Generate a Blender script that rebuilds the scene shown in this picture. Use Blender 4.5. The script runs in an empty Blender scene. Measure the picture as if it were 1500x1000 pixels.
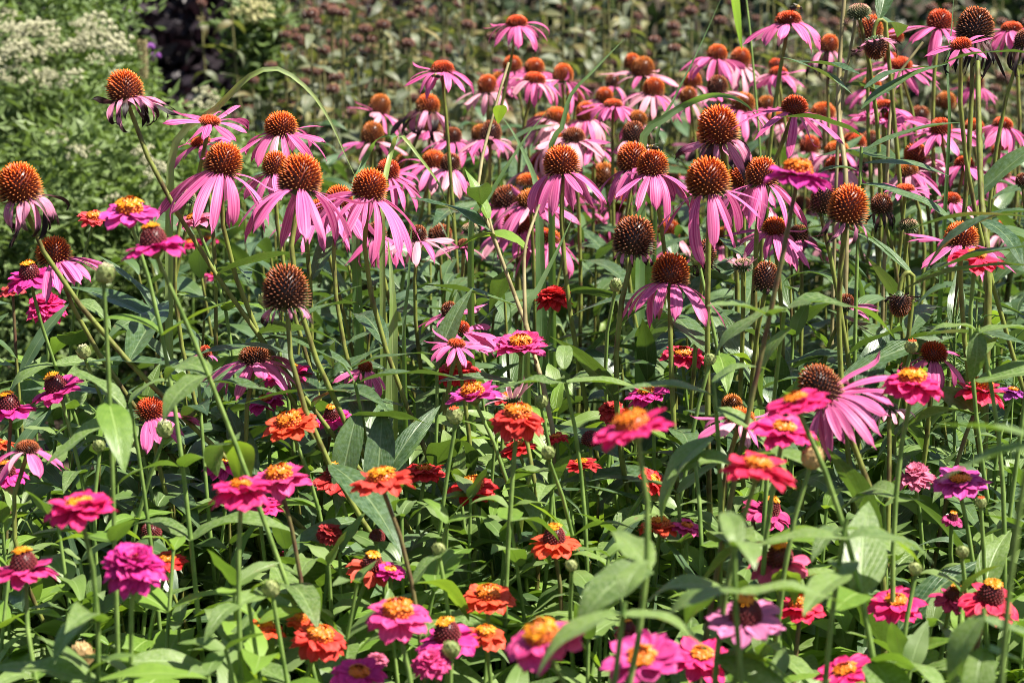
import bpy, math, random
import numpy as np
from mathutils import Vector, Matrix

SC = bpy.context.scene
COL = SC.collection
R = math.radians
random.seed(7)
rng = np.random.default_rng(7)

# ------------------------------------------------------------------ camera, sky, sun, exposure
PITCH = R(9.1); CAM = np.array([0.0, 0.0, 1.2]); FPX = 85.0 / 36.0 * 1500.0
cam_data = bpy.data.cameras.new("camera"); cam = bpy.data.objects.new("camera", cam_data); COL.objects.link(cam)
cam.location = CAM; cam.rotation_euler = (R(90) - PITCH, 0, 0)
cam_data.lens = 85; cam_data.sensor_width = 36; cam_data.clip_end = 500; cam_data.clip_start = 0.05
cam_data.dof.use_dof = True; cam_data.dof.focus_distance = 2.6; cam_data.dof.aperture_fstop = 10.0
SC.camera = cam

SUN_TO = Vector((0.60, -0.20, 1.0)).normalized()
world = bpy.data.worlds.new("World"); SC.world = world; world.use_nodes = True
wn = world.node_tree; sky = wn.nodes.new("ShaderNodeTexSky"); sky.sky_type = 'NISHITA'; sky.sun_disc = False
sky.sun_elevation = math.asin(SUN_TO.z); sky.sun_rotation = math.atan2(SUN_TO.x, SUN_TO.y)
wn.links.new(sky.outputs[0], wn.nodes["Background"].inputs[0]); wn.nodes["Background"].inputs[1].default_value = 0.05
sun_d = bpy.data.lights.new("sun", 'SUN'); sun_d.energy = 5.0; sun_d.angle = R(0.5); sun_d.color = (1.0, 0.94, 0.83)
sun = bpy.data.objects.new("sun", sun_d); COL.objects.link(sun); sun.rotation_euler = SUN_TO.to_track_quat('Z', 'Y').to_euler()
SC.view_settings.view_transform = 'Standard'; SC.view_settings.look = 'None'
SC.view_settings.exposure = 1.42; SC.view_settings.gamma = 1.0
SC.cycles.filter_width = 0.9; SC.cycles.max_bounces = 6; SC.cycles.diffuse_bounces = 2; SC.cycles.transmission_bounces = 4; SC.cycles.glossy_bounces = 2

def at(px, py, d):
    a = (px - 750.0) / FPX; b = (500.0 - py) / FPX
    return np.array([d * a, d * (math.cos(PITCH) + b * math.sin(PITCH)), CAM[2] + d * (-math.sin(PITCH) + b * math.cos(PITCH))])

# ------------------------------------------------------------------ materials
def nodes_mat(name):
    m = bpy.data.materials.new(name); m.use_nodes = True
    nt = m.node_tree; nt.nodes.clear()
    return m, nt
def N(nt, kind, **kw):
    n = nt.nodes.new(kind)
    for k, v in kw.items():
        if k.startswith('i_'):
            n.inputs[k[2:].replace('_', ' ')].default_value = v
        else: setattr(n, k, v)
    return n
def L(nt, a, b): nt.links.new(a, b)
def ramp(nt, fac, stops):
    r = nt.nodes.new('ShaderNodeValToRGB'); e = r.color_ramp.elements
    while len(e) < len(stops): e.new(0.5)
    for el, (p, c) in zip(e, stops): el.position = p; el.color = (*c, 1)
    if fac is not None: L(nt, fac, r.inputs[0])
    return r.outputs[0]
def math_n(nt, op, a, b=None, c=None):
    n = nt.nodes.new('ShaderNodeMath'); n.operation = op
    for i, v in enumerate((a, b, c)):
        if v is None: continue
        if isinstance(v, (int, float)): n.inputs[i].default_value = v
        else: L(nt, v, n.inputs[i])
    return n.outputs[0]
def mix(nt, fac, a, b, mode='MIX'):
    n = nt.nodes.new('ShaderNodeMix'); n.data_type = 'RGBA'; n.blend_type = mode
    for i, v in ((0, fac), (6, a), (7, b)):
        if isinstance(v, (int, float)): n.inputs[i].default_value = v
        elif isinstance(v, tuple): n.inputs[i].default_value = (*v, 1)
        else: L(nt, v, n.inputs[i])
    return n.outputs[2]
def uvxy(nt):
    u = nt.nodes.new('ShaderNodeUVMap'); s = nt.nodes.new('ShaderNodeSeparateXYZ'); L(nt, u.outputs[0], s.inputs[0])
    return u.outputs[0], s.outputs[0], s.outputs[1]
def finish(nt, col, rough=0.5, spec=0.4, transl=0.0, tcol=None, bump=None, bstr=0.3, bdist=0.001, sheen=0.0):
    p = nt.nodes.new('ShaderNodeBsdfPrincipled'); out = nt.nodes.new('ShaderNodeOutputMaterial')
    if isinstance(col, tuple): p.inputs['Base Color'].default_value = (*col, 1)
    else: L(nt, col, p.inputs['Base Color'])
    if isinstance(rough, (int, float)): p.inputs['Roughness'].default_value = rough
    else: L(nt, rough, p.inputs['Roughness'])
    p.inputs['Specular IOR Level'].default_value = spec
    if sheen: p.inputs['Sheen Weight'].default_value = sheen
    if bump is not None:
        b = nt.nodes.new('ShaderNodeBump'); b.inputs['Strength'].default_value = bstr; b.inputs['Distance'].default_value = bdist
        L(nt, bump, b.inputs['Height']); L(nt, b.outputs[0], p.inputs['Normal'])
    if transl > 0:
        t = nt.nodes.new('ShaderNodeBsdfTranslucent'); mx = nt.nodes.new('ShaderNodeMixShader'); mx.inputs[0].default_value = transl
        c = tcol if tcol is not None else col
        if isinstance(c, tuple): t.inputs[0].default_value = (*c, 1)
        else: L(nt, c, t.inputs[0])
        L(nt, p.outputs[0], mx.inputs[1]); L(nt, t.outputs[0], mx.inputs[2]); L(nt, mx.outputs[0], out.inputs[0])
    else: L(nt, p.outputs[0], out.inputs[0])
def scaled(nt, vec, s):
    m = nt.nodes.new('ShaderNodeMapping'); m.inputs['Scale'].default_value = s; L(nt, vec, m.inputs[0]); return m.outputs[0]

M = {}
def petal_mat(name, deep, light, tip, tipstart=0.93, rough=0.5, usecol=False, tr=0.3):
    m, nt = nodes_mat(name); uv, u, v = uvxy(nt); oi = nt.nodes.new('ShaderNodeObjectInfo')
    off = nt.nodes.new('ShaderNodeVectorMath'); off.operation = 'ADD'
    cmb = nt.nodes.new('ShaderNodeCombineXYZ'); L(nt, math_n(nt, 'MULTIPLY', oi.outputs['Random'], 31.0), cmb.inputs[0]); L(nt, math_n(nt, 'MULTIPLY', oi.outputs['Random'], 17.0), cmb.inputs[2])
    L(nt, scaled(nt, uv, (9.0, 0.8, 1)), off.inputs[0]); L(nt, cmb.outputs[0], off.inputs[1])
    ns = N(nt, 'ShaderNodeTexNoise', i_Scale=1.0, i_Detail=3.0); L(nt, off.outputs[0], ns.inputs['Vector'])
    rid = math_n(nt, 'SINE', math_n(nt, 'MULTIPLY', u, 31.0))
    f = math_n(nt, 'ADD', math_n(nt, 'MULTIPLY', ns.outputs[0], 1.7), math_n(nt, 'MULTIPLY_ADD', rid, 0.10, -0.42))
    if usecol:
        base = oi.outputs['Color']
        lt = mix(nt, 0.09, base, (1.0, 0.62, 0.72)); dp = mix(nt, 1.0, base, (0.70, 0.55, 0.62), 'MULTIPLY')
        c = mix(nt, f, dp, lt)
    else:
        c = ramp(nt, f, [(0.1, deep), (0.8, light)])
    n2 = N(nt, 'ShaderNodeTexNoise', i_Scale=1.0, i_Detail=2.0); L(nt, scaled(nt, off.outputs[0], (0.8, 6, 1)), n2.inputs['Vector'])
    vt = math_n(nt, 'ADD', v, math_n(nt, 'MULTIPLY_ADD', n2.outputs[0], 0.30, -0.15))
    tm = N(nt, 'ShaderNodeMapRange'); L(nt, vt, tm.inputs[0]); tm.inputs[1].default_value = tipstart; tm.inputs[2].default_value = tipstart + 0.12
    c = mix(nt, tm.outputs[0], c, tip if not usecol else mix(nt, 0.25, oi.outputs['Color'], (0.9, 0.5, 0.5)))
    hs = nt.nodes.new('ShaderNodeHueSaturation'); L(nt, math_n(nt, 'MULTIPLY_ADD', oi.outputs['Random'], 0.3, 0.85), hs.inputs['Value']); L(nt, c, hs.inputs['Color'])
    finish(nt, hs.outputs[0], rough, 0.3, tr, hs.outputs[0], f, 0.35, 0.0006)
    M[name] = m
petal_mat('cone_petal', (0.46, 0.036, 0.19), (0.82, 0.23, 0.45), (0.55, 0.16, 0.24), 0.99)
petal_mat('pale_petal', (0.56, 0.20, 0.30), (0.80, 0.42, 0.48), (0.35, 0.15, 0.10), 0.90)
petal_mat('withered_petal', (0.42, 0.09, 0.20), (0.72, 0.32, 0.46), (0.025, 0.010, 0.010), 0.62)
petal_mat('dead_petal', (0.05, 0.02, 0.02), (0.16, 0.07, 0.07), (0.015, 0.008, 0.008), 0.4)
petal_mat('zinnia_petal', None, None, None, 0.97, 0.55, True, 0.28)

def cone_mat(name, base, mid, tip, lowtip, toptip):
    m, nt = nodes_mat(name); uv, u, v = uvxy(nt)
    g = N(nt, 'ShaderNodeNewGeometry')
    nz = N(nt, 'ShaderNodeTexNoise', i_Scale=160.0, i_Detail=1.0); L(nt, N(nt, 'ShaderNodeTexCoord').outputs['Object'], nz.inputs['Vector'])
    uu = math_n(nt, 'ADD', u, math_n(nt, 'MULTIPLY_ADD', nz.outputs[0], 0.3, -0.15))
    tipc = ramp(nt, uu, [(0.05, lowtip), (0.38, tip), (0.8, toptip)])
    bc = ramp(nt, uu, [(0.0, base), (0.5, tuple(0.75 * x + 0.25 * y for x, y in zip(base, mid))), (1.0, mid)])
    c = mix(nt, ramp(nt, v, [(0.30, (0, 0, 0)), (0.68, (.35, .35, .35)), (0.90, (1, 1, 1))]), bc, tipc)
    finish(nt, c, 0.42, 0.4)
    M[name] = m
cone_mat('cone_orange', (0.014, 0.003, 0.003), (0.55, 0.060, 0.004), (0.92, 0.22, 0.012), (0.82, 0.42, 0.13), (0.94, 0.19, 0.006))
cone_mat('cone_red', (0.03, 0.005, 0.004), (0.50, 0.040, 0.006), (0.80, 0.11, 0.010), (0.74, 0.24, 0.08), (0.80, 0.10, 0.008))
cone_mat('cone_dark', (0.014, 0.005, 0.004), (0.10, 0.018, 0.006), (0.42, 0.11, 0.03), (0.55, 0.30, 0.16), (0.50, 0.11, 0.012))
cone_mat('cone_brown', (0.03, 0.010, 0.004), (0.34, 0.08, 0.006), (0.62, 0.20, 0.018), (0.48, 0.22, 0.06), (0.72, 0.20, 0.010))
cone_mat('cone_green', (0.035, 0.06, 0.02), (0.10, 0.14, 0.05), (0.42, 0.42, 0.22), (0.30, 0.36, 0.18), (0.55, 0.20, 0.16))
cone_mat('bristle', (0.03, 0.06, 0.018), (0.08, 0.12, 0.04), (0.50, 0.47, 0.28), (0.40, 0.42, 0.25), (0.55, 0.45, 0.28))
cone_mat('zinnia_dome', (0.06, 0.006, 0.008), (0.10, 0.008, 0.010), (0.34, 0.035, 0.035), (0.36, 0.05, 0.05), (0.30, 0.03, 0.03))
cone_mat('zinnia_floret', (0.50, 0.10, 0.008), (0.70, 0.20, 0.01), (0.90, 0.34, 0.010), (0.88, 0.30, 0.010), (0.92, 0.38, 0.012))
cone_mat('zinnia_floret_orange', (0.42, 0.06, 0.008), (0.62, 0.12, 0.01), (0.84, 0.24, 0.012), (0.80, 0.20, 0.012), (0.86, 0.28, 0.015))
cone_mat('seed_head', (0.05, 0.018, 0.012), (0.10, 0.035, 0.022), (0.30, 0.12, 0.07), (0.24, 0.10, 0.06), (0.33, 0.13, 0.08))

def leaf_mat(name, dark, light, vein, trc, rough=0.42, spec=0.45, tr=0.25, nveins=2.0, var=0.5, spots=True, haze=(0.30, 0.40, 0.24)):
    m, nt = nodes_mat(name); uv, u, v = uvxy(nt); oi = nt.nodes.new('ShaderNodeObjectInfo')
    tc = N(nt, 'ShaderNodeTexCoord')
    ad = nt.nodes.new('ShaderNodeVectorMath'); ad.operation = 'ADD'; L(nt, tc.outputs['Object'], ad.inputs[0])
    cb = nt.nodes.new('ShaderNodeCombineXYZ'); L(nt, math_n(nt, 'MULTIPLY', oi.outputs['Random'], 9.0), cb.inputs[0]); L(nt, cb.outputs[0], ad.inputs[1])
    ns = N(nt, 'ShaderNodeTexNoise', i_Scale=14.0, i_Detail=3.0); L(nt, ad.outputs[0], ns.inputs['Vector'])
    f = math_n(nt, 'ADD', math_n(nt, 'MULTIPLY', ns.outputs[0], 0.9), math_n(nt, 'MULTIPLY_ADD', oi.outputs['Random'], var, -0.30))
    c = ramp(nt, f, [(0.1, dark), (0.75, light)])
    au = math_n(nt, 'ABSOLUTE', math_n(nt, 'SUBTRACT', u, 0.5))
    mid = N(nt, 'ShaderNodeMapRange'); L(nt, au, mid.inputs[0]); mid.inputs[1].default_value = 0.045; mid.inputs[2].default_value = 0.012
    w = math_n(nt, 'SINE', math_n(nt, 'MULTIPLY_ADD', v, 46.0, math_n(nt, 'MULTIPLY', au, -52.0)))
    sv = N(nt, 'ShaderNodeMapRange'); L(nt, w, sv.inputs[0]); sv.inputs[1].default_value = 0.80; sv.inputs[2].default_value = 1.0
    side = math_n(nt, 'MULTIPLY', sv.outputs[0], 0.28)
    vf = math_n(nt, 'MAXIMUM', math_n(nt, 'MULTIPLY', mid.outputs[0], 0.75), side)
    c = mix(nt, vf, c, vein)
    if spots:
        n3 = N(nt, 'ShaderNodeTexNoise', i_Scale=70.0, i_Detail=2.0); L(nt, ad.outputs[0], n3.inputs['Vector'])
        s = N(nt, 'ShaderNodeMapRange'); L(nt, n3.outputs[0], s.inputs[0]); s.inputs[1].default_value = 0.69; s.inputs[2].default_value = 0.76
        c = mix(nt, math_n(nt, 'MULTIPLY', s.outputs[0], 0.6), c, (0.20, 0.15, 0.07))
        n4 = N(nt, 'ShaderNodeTexNoise', i_Scale=30.0, i_Detail=4.0); L(nt, ad.outputs[0], n4.inputs['Vector'])
        s4 = N(nt, 'ShaderNodeMapRange'); L(nt, n4.outputs[0], s4.inputs[0]); s4.inputs[1].default_value = 0.42; s4.inputs[2].default_value = 0.70
        c = mix(nt, math_n(nt, 'MULTIPLY', s4.outputs[0], 0.40), c, haze)
    bm = math_n(nt, 'SUBTRACT', math_n(nt, 'MULTIPLY', ns.outputs[0], 0.5), vf)
    tcm = mix(nt, vf, trc, tuple(x * 0.6 for x in trc))
    finish(nt, c, rough, spec, tr, tcm, bm, 0.45, 0.0012)
    M[name] = m
leaf_mat('zinnia_leaf', (0.055, 0.108, 0.022), (0.155, 0.238, 0.052), (0.21, 0.31, 0.10), (0.22, 0.39, 0.03), tr=0.25, haze=(0.30, 0.36, 0.20))
leaf_mat('young_leaf', (0.10, 0.19, 0.025), (0.19, 0.31, 0.045), (0.27, 0.39, 0.11), (0.31, 0.48, 0.03), tr=0.34, spots=False)
leaf_mat('cone_leaf', (0.022, 0.054, 0.018), (0.080, 0.138, 0.040), (0.17, 0.23, 0.10), (0.18, 0.32, 0.03), tr=0.17, rough=0.36, haze=(0.16, 0.24, 0.16))
leaf_mat('grass_leaf', (0.06, 0.14, 0.04), (0.15, 0.26, 0.08), (0.22, 0.33, 0.14), (0.26, 0.46, 0.05), tr=0.34, rough=0.42)
leaf_mat('pale_grass', (0.16, 0.26, 0.05), (0.30, 0.40, 0.10), (0.44, 0.46, 0.22), (0.40, 0.50, 0.08), tr=0.35)
leaf_mat('lime_grass', (0.16, 0.32, 0.02), (0.26, 0.44, 0.03), (0.32, 0.50, 0.06), (0.40, 0.62, 0.03), tr=0.45, spots=False)
leaf_mat('balm_leaf', (0.030, 0.045, 0.018), (0.115, 0.135, 0.065), (0.22, 0.23, 0.17), (0.15, 0.21, 0.06), tr=0.15, rough=0.5, var=0.6, haze=(0.19, 0.19, 0.14))
leaf_mat('balm_yellow_leaf', (0.09, 0.065, 0.022), (0.22, 0.17, 0.055), (0.26, 0.28, 0.12), (0.26, 0.30, 0.05), tr=0.3, rough=0.5)
leaf_mat('shrub_leaf', (0.05, 0.09, 0.024), (0.19, 0.27, 0.08), (0.2, 0.28, 0.1), (0.22, 0.34, 0.05), tr=0.28, spots=False, rough=0.5)
leaf_mat('purple_leaf', (0.014, 0.010, 0.014), (0.045, 0.032, 0.040), (0.06, 0.05, 0.055), (0.05, 0.02, 0.03), tr=0.08, spots=False)
leaf_mat('hedge_leaf', (0.016, 0.032, 0.012), (0.05, 0.075, 0.03), (0.06, 0.09, 0.04), (0.06, 0.12, 0.02), tr=0.15, spots=False)
leaf_mat('under_leaf', (0.025, 0.05, 0.012), (0.06, 0.10, 0.025), (0.12, 0.2, 0.08), (0.12, 0.26, 0.03), tr=0.22, spots=False)

def simple_mat(name, a, b, scale=60, rough=0.55, spec=0.3, tr=0, bstr=0.0, stretch=(1, 1, 1), lo=0.35, hi=0.65):
    m, nt = nodes_mat(name); tc = N(nt, 'ShaderNodeTexCoord')
    ns = N(nt, 'ShaderNodeTexNoise', i_Scale=float(scale), i_Detail=4.0); L(nt, scaled(nt, tc.outputs['Object'], stretch), ns.inputs['Vector'])
    c = ramp(nt, ns.outputs[0], [(lo, a), (hi, b)])
    finish(nt, c, rough, spec, tr, c, ns.outputs[0] if bstr else None, bstr, 0.002)
    M[name] = m
simple_mat('cone_stem', (0.075, 0.050, 0.018), (0.17, 0.20, 0.040), 90, bstr=0.5, stretch=(1, 1, 0.5), lo=0.32, hi=0.55)
simple_mat('green_stem', (0.10, 0.17, 0.035), (0.19, 0.28, 0.07), 60, bstr=0.3)
simple_mat('brown_stem', (0.10, 0.045, 0.03), (0.15, 0.16, 0.05), 50, bstr=0.3)
simple_mat('dry_stem', (0.17, 0.14, 0.06), (0.30, 0.26, 0.13), 40, bstr=0.3)
simple_mat('balm_stem', (0.09, 0.08, 0.03), (0.19, 0.18, 0.07), 30)
simple_mat('calyx', (0.08, 0.10, 0.03), (0.20, 0.24, 0.07), 140, bstr=0.4)
simple_mat('bud_green', (0.16, 0.21, 0.06), (0.34, 0.37, 0.15), 120, bstr=0.3, tr=0.15)
simple_mat('bud_tan', (0.30, 0.19, 0.08), (0.45, 0.31, 0.14), 90, bstr=0.3)
simple_mat('white_floret', (0.34, 0.34, 0.20), (0.58, 0.56, 0.38), 60, tr=0.2)
simple_mat('cream_floret', (0.42, 0.42, 0.18), (0.60, 0.56, 0.30), 60, tr=0.2)
simple_mat('lavender_petal', (0.26, 0.26, 0.40), (0.34, 0.34, 0.48), 20, tr=0.25)
simple_mat('purple_floret', (0.22, 0.06, 0.30), (0.36, 0.12, 0.46), 60, tr=0.15)
simple_mat('bark', (0.06, 0.045, 0.03), (0.14, 0.11, 0.08), 20, bstr=0.6)
simple_mat('bee_body', (0.008, 0.007, 0.006), (0.03, 0.022, 0.012), 200, rough=0.4)
simple_mat('bee_fur', (0.30, 0.17, 0.04), (0.45, 0.28, 0.08), 300, rough=0.8)
simple_mat('fly_body', (0.05, 0.09, 0.08), (0.10, 0.16, 0.15), 200, rough=0.3)
simple_mat('insect_wing', (0.30, 0.29, 0.26), (0.42, 0.40, 0.36), 200, rough=0.25, tr=0.5)
simple_mat('soil', (0.018, 0.013, 0.009), (0.075, 0.055, 0.038), 9, rough=0.95, spec=0.1, bstr=0.8)

# ------------------------------------------------------------------ mesh helpers
class MB:
    def __init__(self): self.v = []; self.f = []; self.uv = []; self.n = 0
    def add(self, v, f, uv):
        v = np.asarray(v, float); f = np.asarray(f, int)
        self.v.append(v); self.f.append(f + self.n); self.uv.append(np.asarray(uv, float)); self.n += len(v)
    def mesh(self, name, mat, smooth=True):
        me = bpy.data.meshes.new(name)
        V = np.vstack(self.v); UV = np.vstack(self.uv)
        q = [f for f in self.f if f.shape[1] == 4]; t = [f for f in self.f if f.shape[1] == 3]
        lv = []; ls = []; p = 0
        for arr in (q, t):
            if arr:
                a = np.vstack(arr); k = a.shape[1]; lv.append(a.ravel()); ls.append(p + np.arange(len(a)) * k); p += a.size
        lv = np.concatenate(lv).astype(np.int32); ls = np.concatenate(ls).astype(np.int32)
        me.vertices.add(len(V)); me.vertices.foreach_set('co', V.ravel().astype(np.float32))
        me.loops.add(len(lv)); me.loops.foreach_set('vertex_index', lv)
        me.polygons.add(len(ls)); me.polygons.foreach_set('loop_start', ls)
        me.polygons.foreach_set('use_smooth', np.full(len(ls), smooth))
        u = me.uv_layers.new(name='UVMap'); u.data.foreach_set('uv', UV[lv].ravel().astype(np.float32))
        me.materials.append(mat if not isinstance(mat, str) else M[mat])
        me.update(calc_edges=True); me.validate()
        return me
    def obj(self, name, mat, parent=None, smooth=True, color=None):
        o = bpy.data.objects.new(name, self.mesh(name, mat, smooth)); COL.objects.link(o)
        if parent: o.parent = parent
        if color: o.color = (*color, 1)
        return o
def link(name, me, parent=None, mw=None):
    o = bpy.data.objects.new(name, me); COL.objects.link(o)
    if parent: o.parent = parent
    if mw is not None: o.matrix_local = mw
    return o
def thing(name, label, cat, loc, group=None):
    o = bpy.data.objects.new(name, None); COL.objects.link(o); o.location = loc; o.empty_display_size = 0.02
    o['label'] = label; o['category'] = cat
    if group: o['group'] = group
    return o
def tag(o, label, cat, group=None, kind=None):
    if label: o['label'] = label
    if cat: o['category'] = cat
    if group: o['group'] = group
    if kind: o['kind'] = kind
    return o
def grid_faces(nu, nv, wrap=False):
    f = []
    for j in range(nv - 1):
        for i in range(nu if wrap else nu - 1):
            a = j * nu + i; b = j * nu + (i + 1) % nu
            f.append((a, b, b + nu, a + nu))
    return np.array(f)
def unit(v): v = np.asarray(v, float); return v / (np.linalg.norm(v) + 1e-12)
def frame_from(axis, ref=(1, 0, 0)):
    z = unit(axis); x = np.asarray(ref, float); x = unit(x - z * x.dot(z)); return np.column_stack([x, np.cross(z, x), z])
def tube(mb, pts, r0, r1, ns=6, bulge=0.0, seed=0):
    pts = np.asarray(pts, float); n = len(pts); T = np.gradient(pts, axis=0); V = []; UV = []
    x = unit(np.cross(T[0], (0.31, 0.95, 0.1)))
    for i in range(n):
        t = unit(T[i]); x = unit(x - t * x.dot(t)); y = np.cross(t, x); r = r0 + (r1 - r0) * i / (n - 1)
        if bulge: r *= 1 + bulge * math.sin(i * 2.3 + seed)
        for k in range(ns):
            a = 2 * math.pi * k / ns; V.append(pts[i] + r * (math.cos(a) * x + math.sin(a) * y)); UV.append((k / ns, i / (n - 1)))
    mb.add(V, grid_faces(ns, n, True), UV)
def bez(p0, p1, p2, p3, n):
    t = np.linspace(0, 1, n)[:, None]; p0, p1, p2, p3 = map(np.asarray, (p0, p1, p2, p3))
    return (1 - t) ** 3 * p0 + 3 * (1 - t) ** 2 * t * p1 + 3 * (1 - t) * t * t * p2 + t ** 3 * p3
def lathe(mb, prof, ns=14, F=None, o=(0, 0, 0), wob=0.0):
    F = np.eye(3) if F is None else F; V = []; UV = []; n = len(prof)
    for j, (r, z) in enumerate(prof):
        for k in range(ns):
            a = 2 * math.pi * k / ns; rr = r * (1 + wob * math.sin(k * 2.1 + j * 1.7)); V.append(F @ np.array([rr * math.cos(a), rr * math.sin(a), z]) + o); UV.append((0.4, 0.0))
    mb.add(V, grid_faces(ns, n, True), UV)
def spikes(mb, P, D, ln, wd, uh, F, o):
    """small three-sided tapered florets; P base points, D unit directions in head frame"""
    n = len(P); ref = np.tile([0.3, 0.2, 0.93], (n, 1)); X = np.cross(D, ref); X /= np.linalg.norm(X, axis=1)[:, None] + 1e-9; Y = np.cross(D, X)
    V = np.zeros((n, 7, 3)); UV = np.zeros((n, 7, 2))
    for k in range(3):
        a = 2 * math.pi * k / 3; off = X * math.cos(a) + Y * math.sin(a)
        V[:, k] = P + off * wd[:, None]; V[:, 3 + k] = P + off * (wd * 0.75)[:, None] + D * (ln * 0.6)[:, None]; UV[:, k, 1] = 0.0; UV[:, 3 + k, 1] = 0.62
    V[:, 6] = P + D * ln[:, None]; UV[:, 6, 1] = 1.0; UV[:, :, 0] = uh[:, None]
    base = (np.arange(n) * 7)[:, None]
    q = np.concatenate([base + np.array([k, (k + 1) % 3, 3 + (k + 1) % 3, 3 + k]) for k in range(3)]); t = np.concatenate([base + np.array([3 + k, 3 + (k + 1) % 3, 6]) for k in range(3)])
    v = V.reshape(-1, 3) @ F.T + o; uv = UV.reshape(-1, 2); n0 = mb.n
    mb.add(v, q, uv); mb.f.append(t + n0)
def dome_points(n, Rr, H, zlow, jit=0.05):
    """fibonacci points on a dome: radius Rr, height H above z=0, reaching down to zlow (fraction of H)"""
    i = np.arange(n) + 0.5; c = 1 - i / n * (1 + zlow); c = np.clip(c, -0.95, 1); ph = i * 2.39996323 + rng.normal(0, jit, n) * 0.5
    s = np.sqrt(1 - c * c); s = s ** 0.82
    P = np.column_stack([Rr * s * np.cos(ph), Rr * s * np.sin(ph), H * c]); Nn = np.column_stack([s * np.cos(ph) / Rr, s * np.sin(ph) / Rr, c / H]); Nn /= np.linalg.norm(Nn, axis=1)[:, None]
    return P, Nn, (c + zlow) / (1 + zlow)

def petal(mb, F, o, phi, r0, z0, ln, wd, a0, a1, tw=0.0, cup=0.15, curl=0.0, blunt=0.6, nu=7, nv=10, wav=0.0, base=0.35, seed=0.0, side=0.0):
    """one strap-shaped petal: a0/a1 angle below the head plane at base/tip"""
    t = np.linspace(0, 1, nv); th = a0 + (a1 - a0) * t ** 0.8 + curl * np.clip(t - 0.6, 0, 1) ** 2 * 6.0
    dr = np.cos(th); dz = -np.sin(th); step = ln / (nv - 1)
    rr = r0 + np.concatenate([[0], np.cumsum((dr[1:] + dr[:-1]) / 2)]) * step; zz = z0 + np.concatenate([[0], np.cumsum((dz[1:] + dz[:-1]) / 2)]) * step
    prof = base + (1 - base) * np.sin(np.clip(t / 0.55, 0, 1) * math.pi / 2); tipp = np.clip((1 - t) / (1 - blunt), 0, 1); prof = prof * np.sqrt(np.clip(1 - (1 - tipp) ** 2, 0, 1)) * 0.96 + 0.04 * (t > .9)
    er = np.array([math.cos(phi), math.sin(phi), 0]); et = np.array([-math.sin(phi), math.cos(phi), 0]); ez = np.array([0, 0, 1.0])
    V = []; UV = []; u = np.linspace(-1, 1, nu)
    for j in range(nv):
        c = er * rr[j] + ez * zz[j] + et * side * ln * t[j] ** 2; nrm = er * math.sin(th[j]) + ez * math.cos(th[j])
        an = tw * t[j]; e = et * math.cos(an) + nrm * math.sin(an); nn = nrm * math.cos(an) - et * math.sin(an); w = wd * 0.5 * prof[j]
        d = er * dr[j] + ez * dz[j]
        for k in range(nu):
            notch = (0.035 * math.cos(u[k] * 9.4) + 0.02 * math.sin(u[k] * 5 + seed)) * ln * max(0, t[j] - 0.85) / 0.15
            h = w * (cup * u[k] ** 2 + 0.07 * math.cos(u[k] * 7.9)) + wav * wd * math.sin(t[j] * 7 + u[k] * 2.0 + seed)
            V.append(c + e * (w * u[k]) + nn * h + d * notch); UV.append((0.5 + 0.5 * u[k], t[j]))
    mb.add(np.array(V) @ F.T + o, grid_faces(nu, nv), UV)

def leaf_geo(mb, F, o, ln, wd, bend, fold=0.25, kind='ovate', wav=0.05, twist=0.0, nu=7, nv=11, seed=0.0, side=0.0):
    t = np.linspace(0, 1, nv); th = -bend * t
    dy = np.cos(th); dz = np.sin(th); st = ln / (nv - 1)
    yy = np.concatenate([[0], np.cumsum((dy[1:] + dy[:-1]) / 2)]) * st; zz = np.concatenate([[0], np.cumsum((dz[1:] + dz[:-1]) / 2)]) * st
    if kind == 'ovate': pr = np.sin(math.pi * np.clip(t, 0, 1) ** 0.62) ** 0.85; pr = np.maximum(pr, 0.34 * (1 - t / 0.2) * (t < 0.2)); pr[0] = 0.30
    elif kind == 'lance': pr = np.sin(math.pi * t ** 0.75) ** 1.05; pr = np.maximum(pr, 0.10); pr[-1] = 0
    else: pr = np.minimum(1, 0.5 + t * 2) * np.clip((1 - t) / 0.75, 0, 1) ** 0.7
    pr[-1] = 0.012
    V = []; UV = []; u = np.linspace(-1, 1, nu)
    for j in range(nv):
        w = wd * 0.5 * pr[j]; an = twist * t[j]; ca, sa = math.cos(an), math.sin(an)
        for k in range(nu):
            x = w * u[k]; h = fold * abs(x) * (1 - 0.4 * abs(u[k])) + wav * wd * math.sin(t[j] * 11 + seed + (1.5 if u[k] > 0 else 0)) * abs(u[k]) ** 1.5 * pr[j]
            V.append((x * ca - h * sa + side * ln * t[j] ** 2, yy[j] - h * math.sin(th[j]), zz[j] + (h * ca + x * sa) * math.cos(th[j]))); UV.append((0.5 + 0.5 * u[k], t[j]))
    mb.add(np.array(V) @ F.T + o, grid_faces(nu, nv), UV)
def leaf_frame(az, el, roll=0.0):
    """local +Y points outward at azimuth az, raised by el"""
    y = np.array([math.cos(az) * math.cos(el), math.sin(az) * math.cos(el), math.sin(el)]); x = np.array([math.sin(az), -math.cos(az), 0.0]); z = np.cross(x, y)
    c, s = math.cos(roll), math.sin(roll); return np.column_stack([x * c + z * s, y, z * c - x * s])
LEAF = {}
HEADS = []   # (px, py, width, depth) of every flower head in the bed: leaves are kept from growing straight in front of blooms
def proj(P):
    v = np.asarray(P) - CAM; d = v[1] * math.cos(PITCH) - v[2] * math.sin(PITCH); b = v[1] * math.sin(PITCH) + v[2] * math.cos(PITCH)
    return 750 + v[0] / d * FPX, 500 - b / d * FPX, d
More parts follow.
